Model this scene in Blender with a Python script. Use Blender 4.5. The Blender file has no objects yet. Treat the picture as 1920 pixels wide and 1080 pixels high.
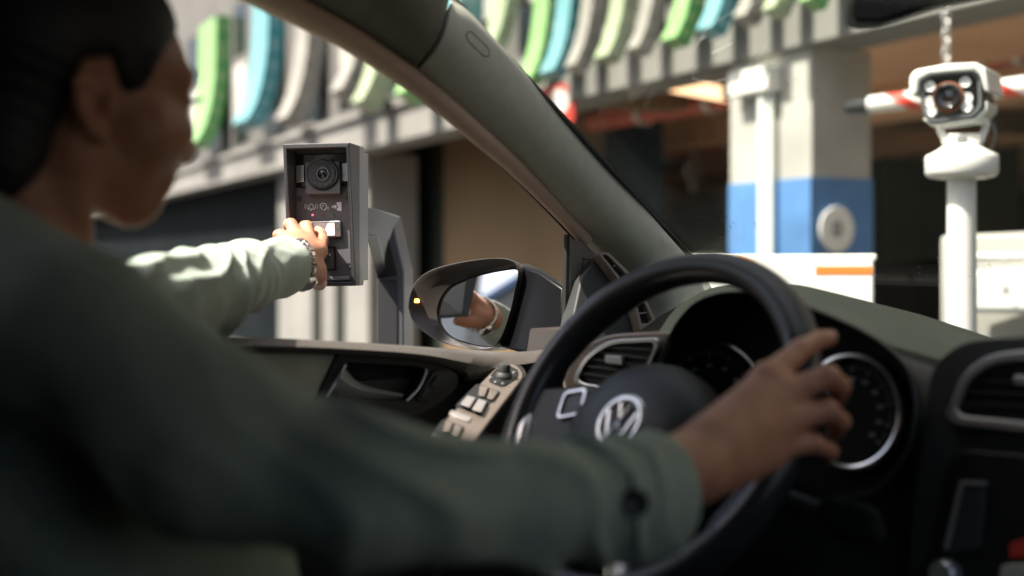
import bpy, bmesh, math, random
import numpy as np
from mathutils import Vector, Matrix
R = math.radians
random.seed(7)
S = bpy.context.scene
COL = S.collection
F = 2400.0; HZ = 490.0; CZ = 1.15          # focal length in photo pixels, horizon row, eye height (m)

# ------------------------------------------------------------------ camera, sky, sun, exposure
cd = bpy.data.cameras.new('camera'); cam = bpy.data.objects.new('camera', cd); COL.objects.link(cam)
cam.location = (0, 0, CZ); cam.rotation_euler = (R(90), 0, 0)
cd.sensor_width = 36; cd.lens = F / 1920 * 36; cd.shift_y = -(540 - HZ) / 1920
cd.clip_start = 0.02; cd.clip_end = 500
cd.dof.use_dof = True; cd.dof.focus_distance = 1.92; cd.dof.aperture_fstop = 2.3
S.camera = cam
SUN_EL = R(56); SUN_H = Vector((-0.90, -0.42)).normalized()
sdir = Vector((SUN_H.x * math.cos(SUN_EL), SUN_H.y * math.cos(SUN_EL), math.sin(SUN_EL)))
w = bpy.data.worlds.new('World'); S.world = w; w.use_nodes = True
nt = w.node_tree; bg = nt.nodes['Background']
sky = nt.nodes.new('ShaderNodeTexSky'); sky.sky_type = 'NISHITA'; sky.sun_disc = False
sky.sun_elevation = SUN_EL; sky.sun_rotation = math.atan2(SUN_H.x, SUN_H.y)
sky.air_density = 1.0; sky.dust_density = 5.0
nt.links.new(sky.outputs[0], bg.inputs[0]); bg.inputs[1].default_value = 0.095
sl = bpy.data.lights.new('sun', 'SUN'); sl.energy = 5.0; sl.angle = R(0.5); sl.color = (1, 0.93, 0.84)
sun = bpy.data.objects.new('sun', sl); COL.objects.link(sun)
sun.rotation_euler = (-sdir).to_track_quat('-Z', 'Y').to_euler(); sun.location = (-6, -3, 8)
S.view_settings.view_transform = 'Standard'; S.view_settings.look = 'None'
S.view_settings.exposure = 1.35; S.view_settings.gamma = 1.0
S.cycles.max_bounces = 8; S.cycles.caustics_reflective = False; S.cycles.caustics_refractive = False
S.cycles.transparent_max_bounces = 12

# ------------------------------------------------------------------ geometry helpers
def V(*a): return Vector(a)
def P(px, py, d): return Vector(((px - 960) / F * d, d, CZ + (HZ - py) / F * d))
def ray(px, py): return Vector(((px - 960) / F, 1.0, (HZ - py) / F))
CAMP = Vector((0, 0, CZ))
PSI = R(45); CR = Vector((math.cos(PSI), -math.sin(PSI), 0)); CF = Vector((math.sin(PSI), math.cos(PSI), 0))
UP = Vector((0, 0, 1))
WC = P(1213, 790, 1.298)                    # steering wheel centre
def C(x, y, z): return Vector((WC.x, WC.y, CZ)) + CR * x + CF * y + UP * z    # car frame, z from eye level
class Plane:
    def __init__(s, a, b, c):
        s.o = a; n = (b - a).cross(c - a).normalized()
        if n.dot(CAMP - a) < 0: n = -n
        s.n = n
    def at(s, px, py, off=0.0):
        r = ray(px, py); q = s.o + s.n * off
        return CAMP + r * ((q - CAMP).dot(s.n) / r.dot(s.n))
def plane_n(o, n):
    p = Plane.__new__(Plane); p.o = o; p.n = n.normalized(); return p
def door_plane(x): return plane_n(C(x, 0, 0), CR)

class MB:
    def __init__(s): s.v = []; s.f = []; s.m = []
    def add(s, vs, fs, mi=0):
        b = len(s.v); s.v += [tuple(v) for v in vs]
        for f in fs: s.f.append(tuple(i + b for i in f)); s.m.append(mi)
        return s
    def prism(s, pts, vec, mi=0):
        n = len(pts); a = list(pts) + [p + vec for p in pts]
        fs = [tuple(range(n)), tuple(range(2 * n - 1, n - 1, -1))]
        fs += [(i, i + n, (i + 1) % n + n, (i + 1) % n) for i in range(n)]
        return s.add(a, fs, mi)
    def pp(s, pl, px, o0, o1, mi=0):         # prism on a plane: outline in photo pixels, from offset o0 to o1
        n = len(px)
        a = [pl.at(x, y, o1) for x, y in px]; return s.prism(a, pl.n * (o0 - o1), mi)
    def ring(s, pl, outer, inner, o0, o1, mi=0):
        n = len(outer); vs = []
        for o in (o0, o1):
            vs += [pl.at(x, y, o) if o == o1 else pl.at(x, y, o1) + pl.n * (o0 - o1) for x, y in outer]
            vs += [pl.at(x, y, o) if o == o1 else pl.at(x, y, o1) + pl.n * (o0 - o1) for x, y in inner]
        fs = []
        for i in range(n):
            j = (i + 1) % n
            fs += [(2*n+i, 2*n+j, 3*n+j, 3*n+i), (i, n+i, n+j, j), (i, j, 2*n+j, 2*n+i), (n+i, 3*n+i, 3*n+j, n+j)]
        return s.add(vs, fs, mi)
    def loft(s, rows, closed=False, cap=False, mi=0):
        n = len(rows[0]); vs = [p for r in rows for p in r]; fs = []
        for i in range(len(rows) - 1):
            for j in range(n if closed else n - 1):
                k = (j + 1) % n
                fs.append((i*n+j, i*n+k, (i+1)*n+k, (i+1)*n+j))
        if cap:
            fs.append(tuple(range(n - 1, -1, -1))); b = (len(rows) - 1) * n; fs.append(tuple(range(b, b + n)))
        return s.add(vs, fs, mi)
    def tube(s, pts, r, seg=12, closed=False, cap=True, mi=0, up=None, sq=1.0):
        pts = [Vector(p) for p in pts]; n = len(pts); rows = []
        rr = r if isinstance(r, (list, tuple)) else [r] * n
        prev = None
        for i in range(n):
            a = pts[i - 1] if (i > 0 or closed) else pts[i]; b = pts[(i + 1) % n] if (i < n - 1 or closed) else pts[i]
            t = (b - a).normalized()
            if prev is None:
                u = up or (Vector((0, 0, 1)) if abs(t.z) < 0.9 else Vector((1, 0, 0)))
            else: u = prev
            u = (u - t * u.dot(t)).normalized(); prev = u; q = t.cross(u)
            rows.append([pts[i] + (u * math.cos(k) * sq + q * math.sin(k)) * rr[i] for k in [2 * math.pi * j / seg for j in range(seg)]])
        if closed: rows.append(rows[0]); cap = False
        return s.loft(rows, True, cap, mi)
    def box(s, c, ax, ay, az, mi=0):         # centre + half-axis vectors
        c = Vector(c); vs = [c + ax * i + ay * j + az * k for k in (-1, 1) for j in (-1, 1) for i in (-1, 1)]
        return s.add(vs, [(0, 2, 3, 1), (4, 5, 7, 6), (0, 1, 5, 4), (2, 6, 7, 3), (0, 4, 6, 2), (1, 3, 7, 5)], mi)
    def lathe(s, o, ax, prof, seg=40, mi=0, cap=True):      # prof: (radius, distance along ax)
        ax = ax.normalized(); u = ax.orthogonal().normalized(); q = ax.cross(u)
        rows = [[o + ax * h + (u * math.cos(2*math.pi*j/seg) + q * math.sin(2*math.pi*j/seg)) * r for j in range(seg)] for r, h in prof]
        return s.loft(rows, True, cap, mi)
    def build(s, name, mat, parent=None, bevel=0, smooth=True, ang=32, sub=0, flip=True):
        me = bpy.data.meshes.new(name)
        o0 = wpos(parent) if parent else Vector((0, 0, 0))
        me.from_pydata([tuple(Vector(v) - o0) for v in s.v], [], s.f)
        mats = mat if isinstance(mat, (list, tuple)) else [mat]
        for m in mats: me.materials.append(m)
        me.polygons.foreach_set('material_index', s.m)
        me.update()
        if flip:
            b = bmesh.new(); b.from_mesh(me); bmesh.ops.recalc_face_normals(b, faces=b.faces); b.to_mesh(me); b.free()
        if smooth:
            me.polygons.foreach_set('use_smooth', [True] * len(me.polygons))
            me.set_sharp_from_angle(angle=R(ang))
        o = bpy.data.objects.new(name, me); COL.objects.link(o)
        if parent: o.parent = parent
        if bevel:
            b = o.modifiers.new('bevel', 'BEVEL'); b.width = bevel; b.segments = 3; b.limit_method = 'ANGLE'; b.angle_limit = R(30)
        if sub:
            b = o.modifiers.new('sub', 'SUBSURF'); b.levels = sub; b.render_levels = sub
        return o
def wpos(o):
    p = Vector((0, 0, 0))
    while o: p += o.location; o = o.parent
    return p
def empty(name, loc, label, cat, group=None):
    o = bpy.data.objects.new(name, None); COL.objects.link(o); o.location = loc; o.empty_display_size = 0.1
    return tag(o, label, cat, group)
def tag(o, label=None, cat=None, group=None, kind=None):
    if label: o['label'] = label
    if cat: o['category'] = cat
    if group: o['group'] = group
    if kind: o['kind'] = kind
    return o
def circ(cx, cy, rx, ry=None, n=32, a0=0, a1=360, rot=0):
    ry = ry or rx; out = []; m = n if (a1 - a0) == 360 else n + 1
    for i in range(m):
        a = R(a0 + (a1 - a0) * i / n); x = rx * math.cos(a); y = -ry * math.sin(a)
        c, s_ = math.cos(R(rot)), math.sin(R(rot)); out.append((cx + x * c - y * s_, cy + x * s_ + y * c))
    return out
def rnd(poly, r, n=5):                       # round the corners of a pixel outline
    out = []; N = len(poly); rs = r if isinstance(r, (list, tuple)) else [r] * N
    for i in range(N):
        p = np.array(poly[i], float); a = np.array(poly[i - 1], float); b = np.array(poly[(i + 1) % N], float)
        da, db = a - p, b - p; la, lb = np.linalg.norm(da), np.linalg.norm(db); q = min(rs[i], la * .49, lb * .49)
        p0, p1 = p + da / la * q, p + db / lb * q
        for k in range(n + 1):
            t = k / n; out.append(tuple((1-t)**2 * p0 + 2*t*(1-t) * p + t*t * p1))
    return out
def spl(pts, n=8):                           # Catmull-Rom through tuples
    p = [np.array(q, float) for q in pts]; p = [2*p[0]-p[1]] + p + [2*p[-1]-p[-2]]; out = []
    for i in range(1, len(p) - 2):
        for k in range(n):
            t = k / n
            out.append(tuple(.5*((2*p[i]) + (-p[i-1]+p[i+1])*t + (2*p[i-1]-5*p[i]+4*p[i+1]-p[i+2])*t*t + (-p[i-1]+3*p[i]-3*p[i+1]+p[i+2])*t**3)))
    out.append(tuple(p[-2])); return out
def scale(poly, k, ky=None):
    ky = ky or k; cx = sum(p[0] for p in poly) / len(poly); cy = sum(p[1] for p in poly) / len(poly)
    return [(cx + (x - cx) * k, cy + (y - cy) * ky) for x, y in poly]

# ------------------------------------------------------------------ materials
def mat(name, col, rough=0.5, metal=0.0, var=0.0, vs=20.0, bump=0.0, bs=200.0, spec=0.5, coat=0.0, emit=0.0, sss=0.0, col2=None, stretch=None, rvar=0.0, sheen=0.0, detail=4.0):
    m = bpy.data.materials.new(name); m.use_nodes = True; n = m.node_tree.nodes; l = m.node_tree.links
    b = n['Principled BSDF']; b.inputs['Base Color'].default_value = (*col, 1)
    b.inputs['Roughness'].default_value = rough; b.inputs['Metallic'].default_value = metal
    b.inputs['Specular IOR Level'].default_value = spec; b.inputs['Coat Weight'].default_value = coat
    if sheen: b.inputs['Sheen Weight'].default_value = sheen
    if sss:
        b.inputs['Subsurface Weight'].default_value = sss; b.inputs['Subsurface Radius'].default_value = (.008, .003, .0015); b.inputs['Subsurface Scale'].default_value = 1.0
    if emit:
        b.inputs['Emission Color'].default_value = (*col, 1); b.inputs['Emission Strength'].default_value = emit
    tc = n.new('ShaderNodeTexCoord'); mp = n.new('ShaderNodeMapping'); l.new(tc.outputs['Object'], mp.inputs[0])
    if stretch: mp.inputs['Scale'].default_value = stretch
    if var or col2 or rvar:
        t = n.new('ShaderNodeTexNoise'); t.inputs['Scale'].default_value = vs; t.inputs['Detail'].default_value = detail; l.new(mp.outputs[0], t.inputs[0])
        if var or col2:
            r = n.new('ShaderNodeValToRGB'); e = r.color_ramp.elements
            e[0].position = .32; e[1].position = .68
            c2 = col2 or tuple(min(1, c * (1 + var)) for c in col); c1 = col if col2 else tuple(c * (1 - var) for c in col)
            e[0].color = (*c1, 1); e[1].color = (*c2, 1)
            l.new(t.outputs[0], r.inputs[0]); l.new(r.outputs[0], b.inputs['Base Color'])
        if rvar:
            q = n.new('ShaderNodeMapRange'); q.inputs[3].default_value = max(0.02, rough - rvar); q.inputs[4].default_value = rough + rvar
            l.new(t.outputs[0], q.inputs[0]); l.new(q.outputs[0], b.inputs['Roughness'])
    if bump:
        t2 = n.new('ShaderNodeTexNoise'); t2.inputs['Scale'].default_value = bs; t2.inputs['Detail'].default_value = 3; l.new(mp.outputs[0], t2.inputs[0])
        bp = n.new('ShaderNodeBump'); bp.inputs['Strength'].default_value = bump; bp.inputs['Distance'].default_value = 0.001
        l.new(t2.outputs[0], bp.inputs['Height']); l.new(bp.outputs[0], b.inputs['Normal'])
    return m
M = {}
M['dash'] = mat('dash_soft_plastic', (.030, .033, .031), .55, var=.12, vs=6, bump=.35, bs=900)
M['dash_top'] = mat('dash_top_grain', (.018,.021,.017), .75, spec=.15, var=.1, vs=5, bump=.4, bs=900)
M['black'] = mat('black_plastic', (.010, .011, .011), .4, rvar=.1, vs=30)
M['void'] = mat('dark_recess', (.006, .007, .007), .8)
M['trim'] = mat('pillar_fabric', (.48,.48,.40), .85, var=.06, vs=60, bump=.5, bs=1400, sheen=.1)
M['roof'] = mat('roof_fabric', (.17,.165,.13), .9, var=.08, vs=60, bump=.5, bs=1400)
M['leather'] = mat('wheel_leather', (.022, .023, .024), .36, rvar=.06, vs=90, bump=.25, bs=1300)
M['leather_side'] = mat('wheel_smooth', (.03, .031, .034), .24, rvar=.05, vs=40, bump=.1, bs=900)
M['hub'] = mat('hub_vinyl', (.020, .022, .024), .45, bump=.3, bs=1200)
M['chrome'] = mat('satin_chrome', (.72, .72, .72), .22, 1.0, rvar=.06, vs=40)
M['silver'] = mat('silver_plastic', (.50, .50, .50), .33, .75, rvar=.05, vs=60)
M['sill'] = mat('sill_vinyl', (.075, .066, .058), .5, var=.12, vs=14, bump=.7, bs=520)
M['door'] = mat('door_plastic', (.022, .021, .019), .5, bump=.4, bs=700)
M['insert'] = mat('door_insert', (.42,.43,.35), .42, var=.06, vs=20, bump=.2, bs=900)
M['switch_trim'] = mat('switch_bezel', (.20,.165,.14), .3, .35, rvar=.06, vs=50)
M['switch'] = mat('switch_cap', (.30, .28, .27), .28, .25)
M['handle'] = mat('handle_metal', (.55, .56, .52), .3, .35, rvar=.05, vs=50)
M['gloss_black'] = mat('gloss_black_paint', (.006, .006, .007), .3, spec=.12)
M['mirror_shell'] = mat('mirror_shell', (.04, .034, .03), .3, .0, spec=.3, coat=.1, rvar=.06, vs=50)
M['mirror'] = mat('mirror_glass', (.92, .93, .93), .0, 1.0)
M['amber'] = mat('amber_led', (1, .38, .05), .3, emit=5)
M['rubber'] = mat('rubber_seal', (.012, .012, .012), .7)
M['tri'] = mat('tweeter_trim', (.21, .17, .145), .5, var=.06, vs=40, bump=.4, bs=900)
M['skin'] = mat('skin', (.56,.265,.16), .45, var=.10, vs=45, bump=.25, bs=420, sss=.12, rvar=.06)
M['nail'] = mat('nail', (.62, .40, .32), .25, spec=.5)
M['hair'] = mat('hair', (.006, .005, .005), .5, bump=.5, bs=300, stretch=(.3, .3, 2.0))
M['lash'] = mat('lash', (.008, .006, .005), .6)
M['jacket'] = mat('jacket_cloth', (.36,.44,.355), .85, var=.07, vs=90, bump=.5, bs=1500, sheen=.15)
M['button'] = mat('button', (.015, .018, .016), .4)
M['watch'] = mat('watch_steel', (.68, .64, .60), .18, 1.0, rvar=.06, vs=200)
M['ic_dark'] = mat('intercom_graphite', (.075, .075, .08), .42, .25, rvar=.05, vs=60, bump=.12, bs=1600)
M['ic_plate'] = mat('intercom_plate', (.15, .15, .155), .45, .3, bump=.12, bs=1600)
M['ic_grey'] = mat('intercom_shell', (.30, .305, .325), .42, .3, bump=.15, bs=1600, rvar=.05)
M['ic_black'] = mat('intercom_black', (.008, .008, .008), .15, coat=.5)
M['white_ink'] = mat('white_print', (.85, .85, .85), .5)
M['label'] = mat('white_label', (.88, .88, .86), .3)
M['steel'] = mat('brushed_steel', (.62, .62, .62), .28, 1.0)
M['led_r'] = mat('red_led', (1, .10, .14), .3, emit=1.2)
M['led_y'] = mat('amber_led_off', (.25, .12, .01), .3)
M['led_g'] = mat('green_led_off', (.02, .12, .03), .3)
M['post'] = mat('post_powdercoat', (.13,.135,.145), .45, .2, rvar=.05, vs=40, bump=.15, bs=1500)
M['post_dark'] = mat('post_inlay', (.045,.045,.048), .5)
M['white'] = mat('white_paint', (.80,.78,.72), .38, var=.03, vs=10, rvar=.06)
M['white_cool'] = mat('white_plastic', (.74,.76,.70), .35, var=.03, vs=12, rvar=.06)
M['cam_black'] = mat('camera_black', (.02, .021, .02), .3, coat=.2)
M['lens'] = mat('lens_glass', (.012, .008, .008), .05, coat=1)
M['copper'] = mat('lens_copper', (.35, .13, .06), .3, .6)
M['irled'] = mat('clear_led', (.80, .80, .76), .15, coat=.5)
M['orange'] = mat('orange_mark', (.85, .22, .03), .5)
M['red'] = mat('red_paint', (.62, .05, .03), .45, var=.08, vs=8)
M['concrete'] = mat('concrete', (.21,.205,.185), .85, var=.18, vs=1.3, bump=.4, bs=30, detail=8)
M['concrete_white'] = mat('painted_concrete', (.40,.39,.35), .8, var=.22, vs=1.5, bump=.3, bs=30, detail=8)
M['blue'] = mat('blue_paint', (.08,.20,.42), .6, var=.3, vs=2.0, detail=8)
M['ceil'] = mat('garage_ceiling', (.74,.45,.28), .85, var=.15, vs=.8, bump=.3, bs=20, detail=8)
M['brown'] = mat('brown_wall', (.15,.105,.062), .85, spec=.1, var=.12, vs=.9, detail=8)
M['olive'] = mat('olive_wall', (.028,.033,.027), .9, spec=.05, var=.15, vs=.8)
M['navy'] = mat('navy_wall', (.012, .022, .030), .9, spec=.05, var=.2, vs=.7)
M['darkwall'] = mat('dark_wall', (.05, .045, .04), .9, var=.25, vs=.6, detail=8)
M['pipe'] = mat('red_pipe', (.42, .09, .05), .5, var=.1, vs=6)
M['asphalt'] = mat('asphalt', (.06,.058,.056), .9, var=.2, vs=3, bump=.5, bs=60, detail=8)
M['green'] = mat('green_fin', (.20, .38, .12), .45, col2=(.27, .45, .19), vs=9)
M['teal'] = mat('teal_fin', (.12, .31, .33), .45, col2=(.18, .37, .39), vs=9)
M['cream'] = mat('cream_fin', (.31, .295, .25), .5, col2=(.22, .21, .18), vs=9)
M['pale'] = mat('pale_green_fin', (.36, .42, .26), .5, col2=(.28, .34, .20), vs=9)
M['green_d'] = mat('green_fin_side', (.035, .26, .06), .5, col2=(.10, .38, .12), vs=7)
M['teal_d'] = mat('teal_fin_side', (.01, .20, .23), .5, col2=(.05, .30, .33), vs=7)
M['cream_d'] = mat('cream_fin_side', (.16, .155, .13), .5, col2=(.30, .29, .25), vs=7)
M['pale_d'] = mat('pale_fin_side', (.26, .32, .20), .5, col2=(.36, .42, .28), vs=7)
M['slab'] = mat('bounce_concrete', (.36, .33, .28), .85, var=.12, vs=1.2, bump=.3, bs=40, detail=8)
M['upper'] = mat('upper_facade', (.115, .11, .10), .85, var=.2, vs=.9, detail=8)
M['lit_seal'] = mat('lit_seal_tone', (.62, .44, .34), .7, bump=.3, bs=1200)  # pink tone stands in for sun on the pillar edge
M['bay_shade'] = mat('opening_shade', (.010, .013, .014), .8, spec=.04, var=.2, vs=1.0)
M['glasswin'] = mat('dark_window', (.02, .022, .02), .2, spec=.5)
M['lamp'] = mat('lamp_tube', (1.0, .58, .32), .4, emit=1.3)
M['zinc'] = mat('zinc', (.55, .53, .50), .4, .6, var=.1, vs=30)
M['leaf'] = mat('leaf', (.06, .10, .025), .6, col2=(.14, .15, .04), vs=4)
M['bark'] = mat('bark', (.10, .07, .05), .9, var=.3, vs=15)
M['seat'] = mat('seat_fabric', (.03, .03, .03), .9, bump=.4, bs=900)
M['gtick'] = mat('gauge_mark', (.5, .5, .5), .5)
M['gred'] = mat('gauge_red', (.6, .05, .03), .5)
def glass_mat():
    m = bpy.data.materials.new('windscreen_glass'); m.use_nodes = True; n = m.node_tree.nodes; l = m.node_tree.links
    n.remove(n['Principled BSDF']); out = n['Material Output']
    tr = n.new('ShaderNodeBsdfTransparent'); tr.inputs[0].default_value = (.95, .97, .95, 1)
    gl = n.new('ShaderNodeBsdfGlossy'); gl.inputs['Roughness'].default_value = .02; gl.inputs[0].default_value = (1, 1, 1, 1)
    df = n.new('ShaderNodeBsdfDiffuse'); df.inputs[0].default_value = (.8, .76, .68, 1)
    mx = n.new('ShaderNodeMixShader'); mx.inputs[0].default_value = .05; l.new(tr.outputs[0], mx.inputs[1]); l.new(gl.outputs[0], mx.inputs[2])
    tc = n.new('ShaderNodeTexCoord')
    vo = n.new('ShaderNodeTexVoronoi'); vo.inputs['Scale'].default_value = 55; l.new(tc.outputs['Object'], vo.inputs['Vector'])
    m1 = n.new('ShaderNodeMath'); m1.operation = 'LESS_THAN'; m1.inputs[1].default_value = .10; l.new(vo.outputs['Distance'], m1.inputs[0])
    no = n.new('ShaderNodeTexNoise'); no.inputs['Scale'].default_value = 6; l.new(tc.outputs['Object'], no.inputs[0])
    m2 = n.new('ShaderNodeMapRange'); m2.inputs[1].default_value = .50; m2.inputs[2].default_value = .62; m2.inputs[4].default_value = .42; l.new(no.outputs[0], m2.inputs[0])
    m3 = n.new('ShaderNodeMath'); m3.operation = 'MULTIPLY'; l.new(m1.outputs[0], m3.inputs[0]); l.new(m2.outputs[0], m3.inputs[1])
    n2 = n.new('ShaderNodeTexNoise'); n2.inputs['Scale'].default_value = 9; n2.inputs['Detail'].default_value = 6; l.new(tc.outputs['Object'], n2.inputs[0])
    m4 = n.new('ShaderNodeMath'); m4.operation = 'MULTIPLY_ADD'; m4.inputs[1].default_value = .022; l.new(n2.outputs[0], m4.inputs[0]); l.new(m3.outputs[0], m4.inputs[2])
    mx2 = n.new('ShaderNodeMixShader'); l.new(m4.outputs[0], mx2.inputs[0]); l.new(mx.outputs[0], mx2.inputs[1]); l.new(df.outputs[0], mx2.inputs[2])
    l.new(mx2.outputs[0], out.inputs[0]); return m
M['glass'] = glass_mat()

# ------------------------------------------------------------------ signed-distance modelling (bodies, cloth)
def smin(a, b, k):
    h = np.clip(.5 + .5 * (b - a) / k, 0, 1); return b * (1 - h) + a * h - k * h * (1 - h)
def smax(a, b, k): return -smin(-a, -b, k)
def cap(p, a, b, ra, rb):
    a = np.asarray(a, np.float32); b = np.asarray(b, np.float32); ba = b - a; pa = p - a
    t = np.clip((pa @ ba) / max(1e-9, float(ba @ ba)), 0, 1)
    return np.linalg.norm(pa - t[:, None] * ba, axis=1) - (ra + (rb - ra) * t)
def ell(p, c, r, ax=None):
    q = p - np.asarray(c, np.float32)
    if ax is not None: q = q @ np.asarray(ax, np.float32).T
    r = np.asarray(r, np.float32); k0 = np.linalg.norm(q / r, axis=1); k1 = np.linalg.norm(q / (r * r), axis=1)
    return k0 * (k0 - 1) / np.maximum(k1, 1e-6)
def sdf_mesh(fn, lo, hi, h, B=8):
    lo = np.array(lo, float); hi = np.array(hi, float); nb = np.ceil((hi - lo) / h / B).astype(int); N = nb * B + 1
    g = np.stack(np.meshgrid(*[np.arange(k) for k in nb], indexing='ij'), -1).reshape(-1, 3)
    fc = fn((lo + (g * B + B / 2) * h).astype(np.float32))
    act = np.abs(fc) < B * h * 1.5
    Fv = np.repeat(np.repeat(np.repeat(np.where(fc < 0, -1., 1.).reshape(nb).astype(np.float32), B, 0), B, 1), B, 2)
    Fv = np.pad(Fv, ((0, 1), (0, 1), (0, 1)), mode='edge')
    loc = np.stack(np.meshgrid(*[np.arange(B + 1)] * 3, indexing='ij'), -1).reshape(-1, 3)
    A = g[act]
    for i in range(0, len(A), 400):
        idx = (A[i:i + 400, None] * B + loc[None]).reshape(-1, 3)
        Fv[idx[:, 0], idx[:, 1], idx[:, 2]] = fn((lo + idx * h).astype(np.float32))
    ins = Fv < 0
    c = np.zeros(tuple(N - 1), np.int8)
    for i in (0, 1):
        for j in (0, 1):
            for k in (0, 1): c += ins[i:N[0]-1+i, j:N[1]-1+j, k:N[2]-1+k]
    cells = np.argwhere((c > 0) & (c < 8))
    idx = np.full(tuple(N - 1), -1, np.int32); idx[cells[:, 0], cells[:, 1], cells[:, 2]] = np.arange(len(cells))
    co = np.array([(i, j, k) for i in (0, 1) for j in (0, 1) for k in (0, 1)])
    val = np.stack([Fv[cells[:, 0]+o[0], cells[:, 1]+o[1], cells[:, 2]+o[2]] for o in co], 1)
    acc = np.zeros((len(cells), 3)); cnt = np.zeros(len(cells))
    for a in range(8):
        for b in range(a + 1, 8):
            if np.abs(co[a] - co[b]).sum() != 1: continue
            va, vb = val[:, a], val[:, b]; m = (va < 0) != (vb < 0); t = np.where(m, va / np.where(m, va - vb, 1), 0)
            acc += m[:, None] * (co[a] + t[:, None] * (co[b] - co[a])); cnt += m
    v = lo + (cells + acc / cnt[:, None]) * h
    quads = []
    for ax in range(3):
        o = [0, 0, 0]; s0 = [slice(1, -1)] * 3; s0[ax] = slice(0, -1); s1 = list(s0); s1[ax] = slice(1, None)
        e0, e1 = ins[tuple(s0)], ins[tuple(s1)]
        for sgn in (0, 1):
            q = np.argwhere((e0 & ~e1) if sgn else (~e0 & e1))
            off = np.array([1, 1, 1]); off[ax] = 0; q = q + off
            a1, a2 = [(1, 2), (2, 0), (0, 1)][ax]
            d1 = np.eye(3, dtype=int)[a1]; d2 = np.eye(3, dtype=int)[a2]
            cs = [q - d1 - d2, q - d2, q, q - d1]
            f = np.stack([idx[x[:, 0], x[:, 1], x[:, 2]] for x in cs], 1)
            quads.append(f if sgn else f[:, ::-1])
    f = np.concatenate(quads); f = f[(f >= 0).all(1)]
    return v, f
def sdf_obj(name, fn, lo, hi, h, mats, parent, smooth_it=2, face_mat=None):
    v, f = sdf_mesh(fn, lo, hi, h)
    e = np.concatenate([f[:, [0, 1]], f[:, [1, 2]], f[:, [2, 3]], f[:, [3, 0]]])
    for _ in range(smooth_it):
        s = np.zeros_like(v); n = np.zeros(len(v))
        np.add.at(s, e[:, 0], v[e[:, 1]]); np.add.at(s, e[:, 1], v[e[:, 0]]); np.add.at(n, e[:, 0], 1); np.add.at(n, e[:, 1], 1)
        v = .6 * v + .4 * s / np.maximum(n, 1)[:, None]
    o0 = np.array(wpos(parent)) if parent else np.zeros(3)
    me = bpy.data.meshes.new(name); me.from_pydata((v - o0).tolist(), [], f.tolist())
    for m in (mats if isinstance(mats, list) else [mats]): me.materials.append(m)
    me.polygons.foreach_set('use_smooth', [True] * len(me.polygons))
    if face_mat is not None: me.polygons.foreach_set('material_index', face_mat(v[f].mean(1)).astype(np.int32))
    me.update()
    o = bpy.data.objects.new(name, me); COL.objects.link(o); o.parent = parent; return o

# ------------------------------------------------------------------ ground and the parking garage ahead
g = MB(); g.loft([[V(-120, -120, 0), V(120, -120, 0)], [V(-120, 160, 0), V(120, 160, 0)]]); tag(g.build('ground', M['asphalt'], smooth=False), kind='structure')
FQ = Vector((1.70, 6.0, 0)); FU = Vector((-.438, .899, 0)); FN = Vector((-.899, -.438, 0))
def ft(px, o=0.0):
    s = (px - 960) / F; q = FQ + FN * o
    return (q.x - s * q.y) / (s * FU.y - FU.x)
def fp(t, o, z): return FQ + FU * t + FN * o + UP * (CZ + z)
def fz(px, py, o=0.0):
    q = FQ + FN * o + FU * ft(px, o); return (HZ - py) / F * q.y
def fbox(mb, t0, t1, o0, o1, z0, z1, mi=0):
    return mb.prism([fp(t0, o0, z0), fp(t1, o0, z0), fp(t1, o0, z1), fp(t0, o0, z1)], FN * (o1 - o0), mi)
b = MB(); b.prism([fp(-9, -.6, -CZ + .004), fp(34, -.6, -CZ + .004), fp(34, -15, -CZ + .004), fp(-9, -15, -CZ + .004)], UP * -.003); tag(b.build('bounce_floor', M['slab'], smooth=False), kind='structure')  # pale floor slab, added to bounce sunlight up to the ceiling
gar = empty('parking_garage', fp(ft(1520), 0, -CZ), 'concrete parking garage with coloured facade fins and a blue painted pillar ahead of the car', 'parking garage')
ZB = 1.09
b = MB(); fbox(b, -9, 34, 0, -.35, ZB, ZB + .34); fbox(b, -9, 34, .05, 0, ZB + .30, ZB + .37); b.build('facade_beam', M['concrete'], gar, bevel=.01)
b = MB(); fbox(b, -12, 34, -.12, -.35, ZB + .34, 14); b.build('upper_wall', M['upper'], gar)
k = 0
rr = random.Random(3)
t = -6.0
while t < 24:
    b = MB(); wd = .5 if t < 4 else .8
    fbox(b, t, t + wd, -.115, -.16, ZB + .48, ZB + .95); b.build('dark_opening', M['glasswin'], gar)
    b = MB(); fbox(b, t - .1, t + wd * .75, -.06, -.118, ZB + .80, ZB + 1.55); b.build('white_panel', M['concrete_white'], gar, bevel=.008)
    b = MB(); fbox(b, t + .1, t + wd, -.115, -.16, ZB + 1.7, ZB + 2.4); b.build('dark_opening', M['glasswin'], gar)
    t += wd * 1.9
def lerp_(a, b, t): return a + (b - a) * t
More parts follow.
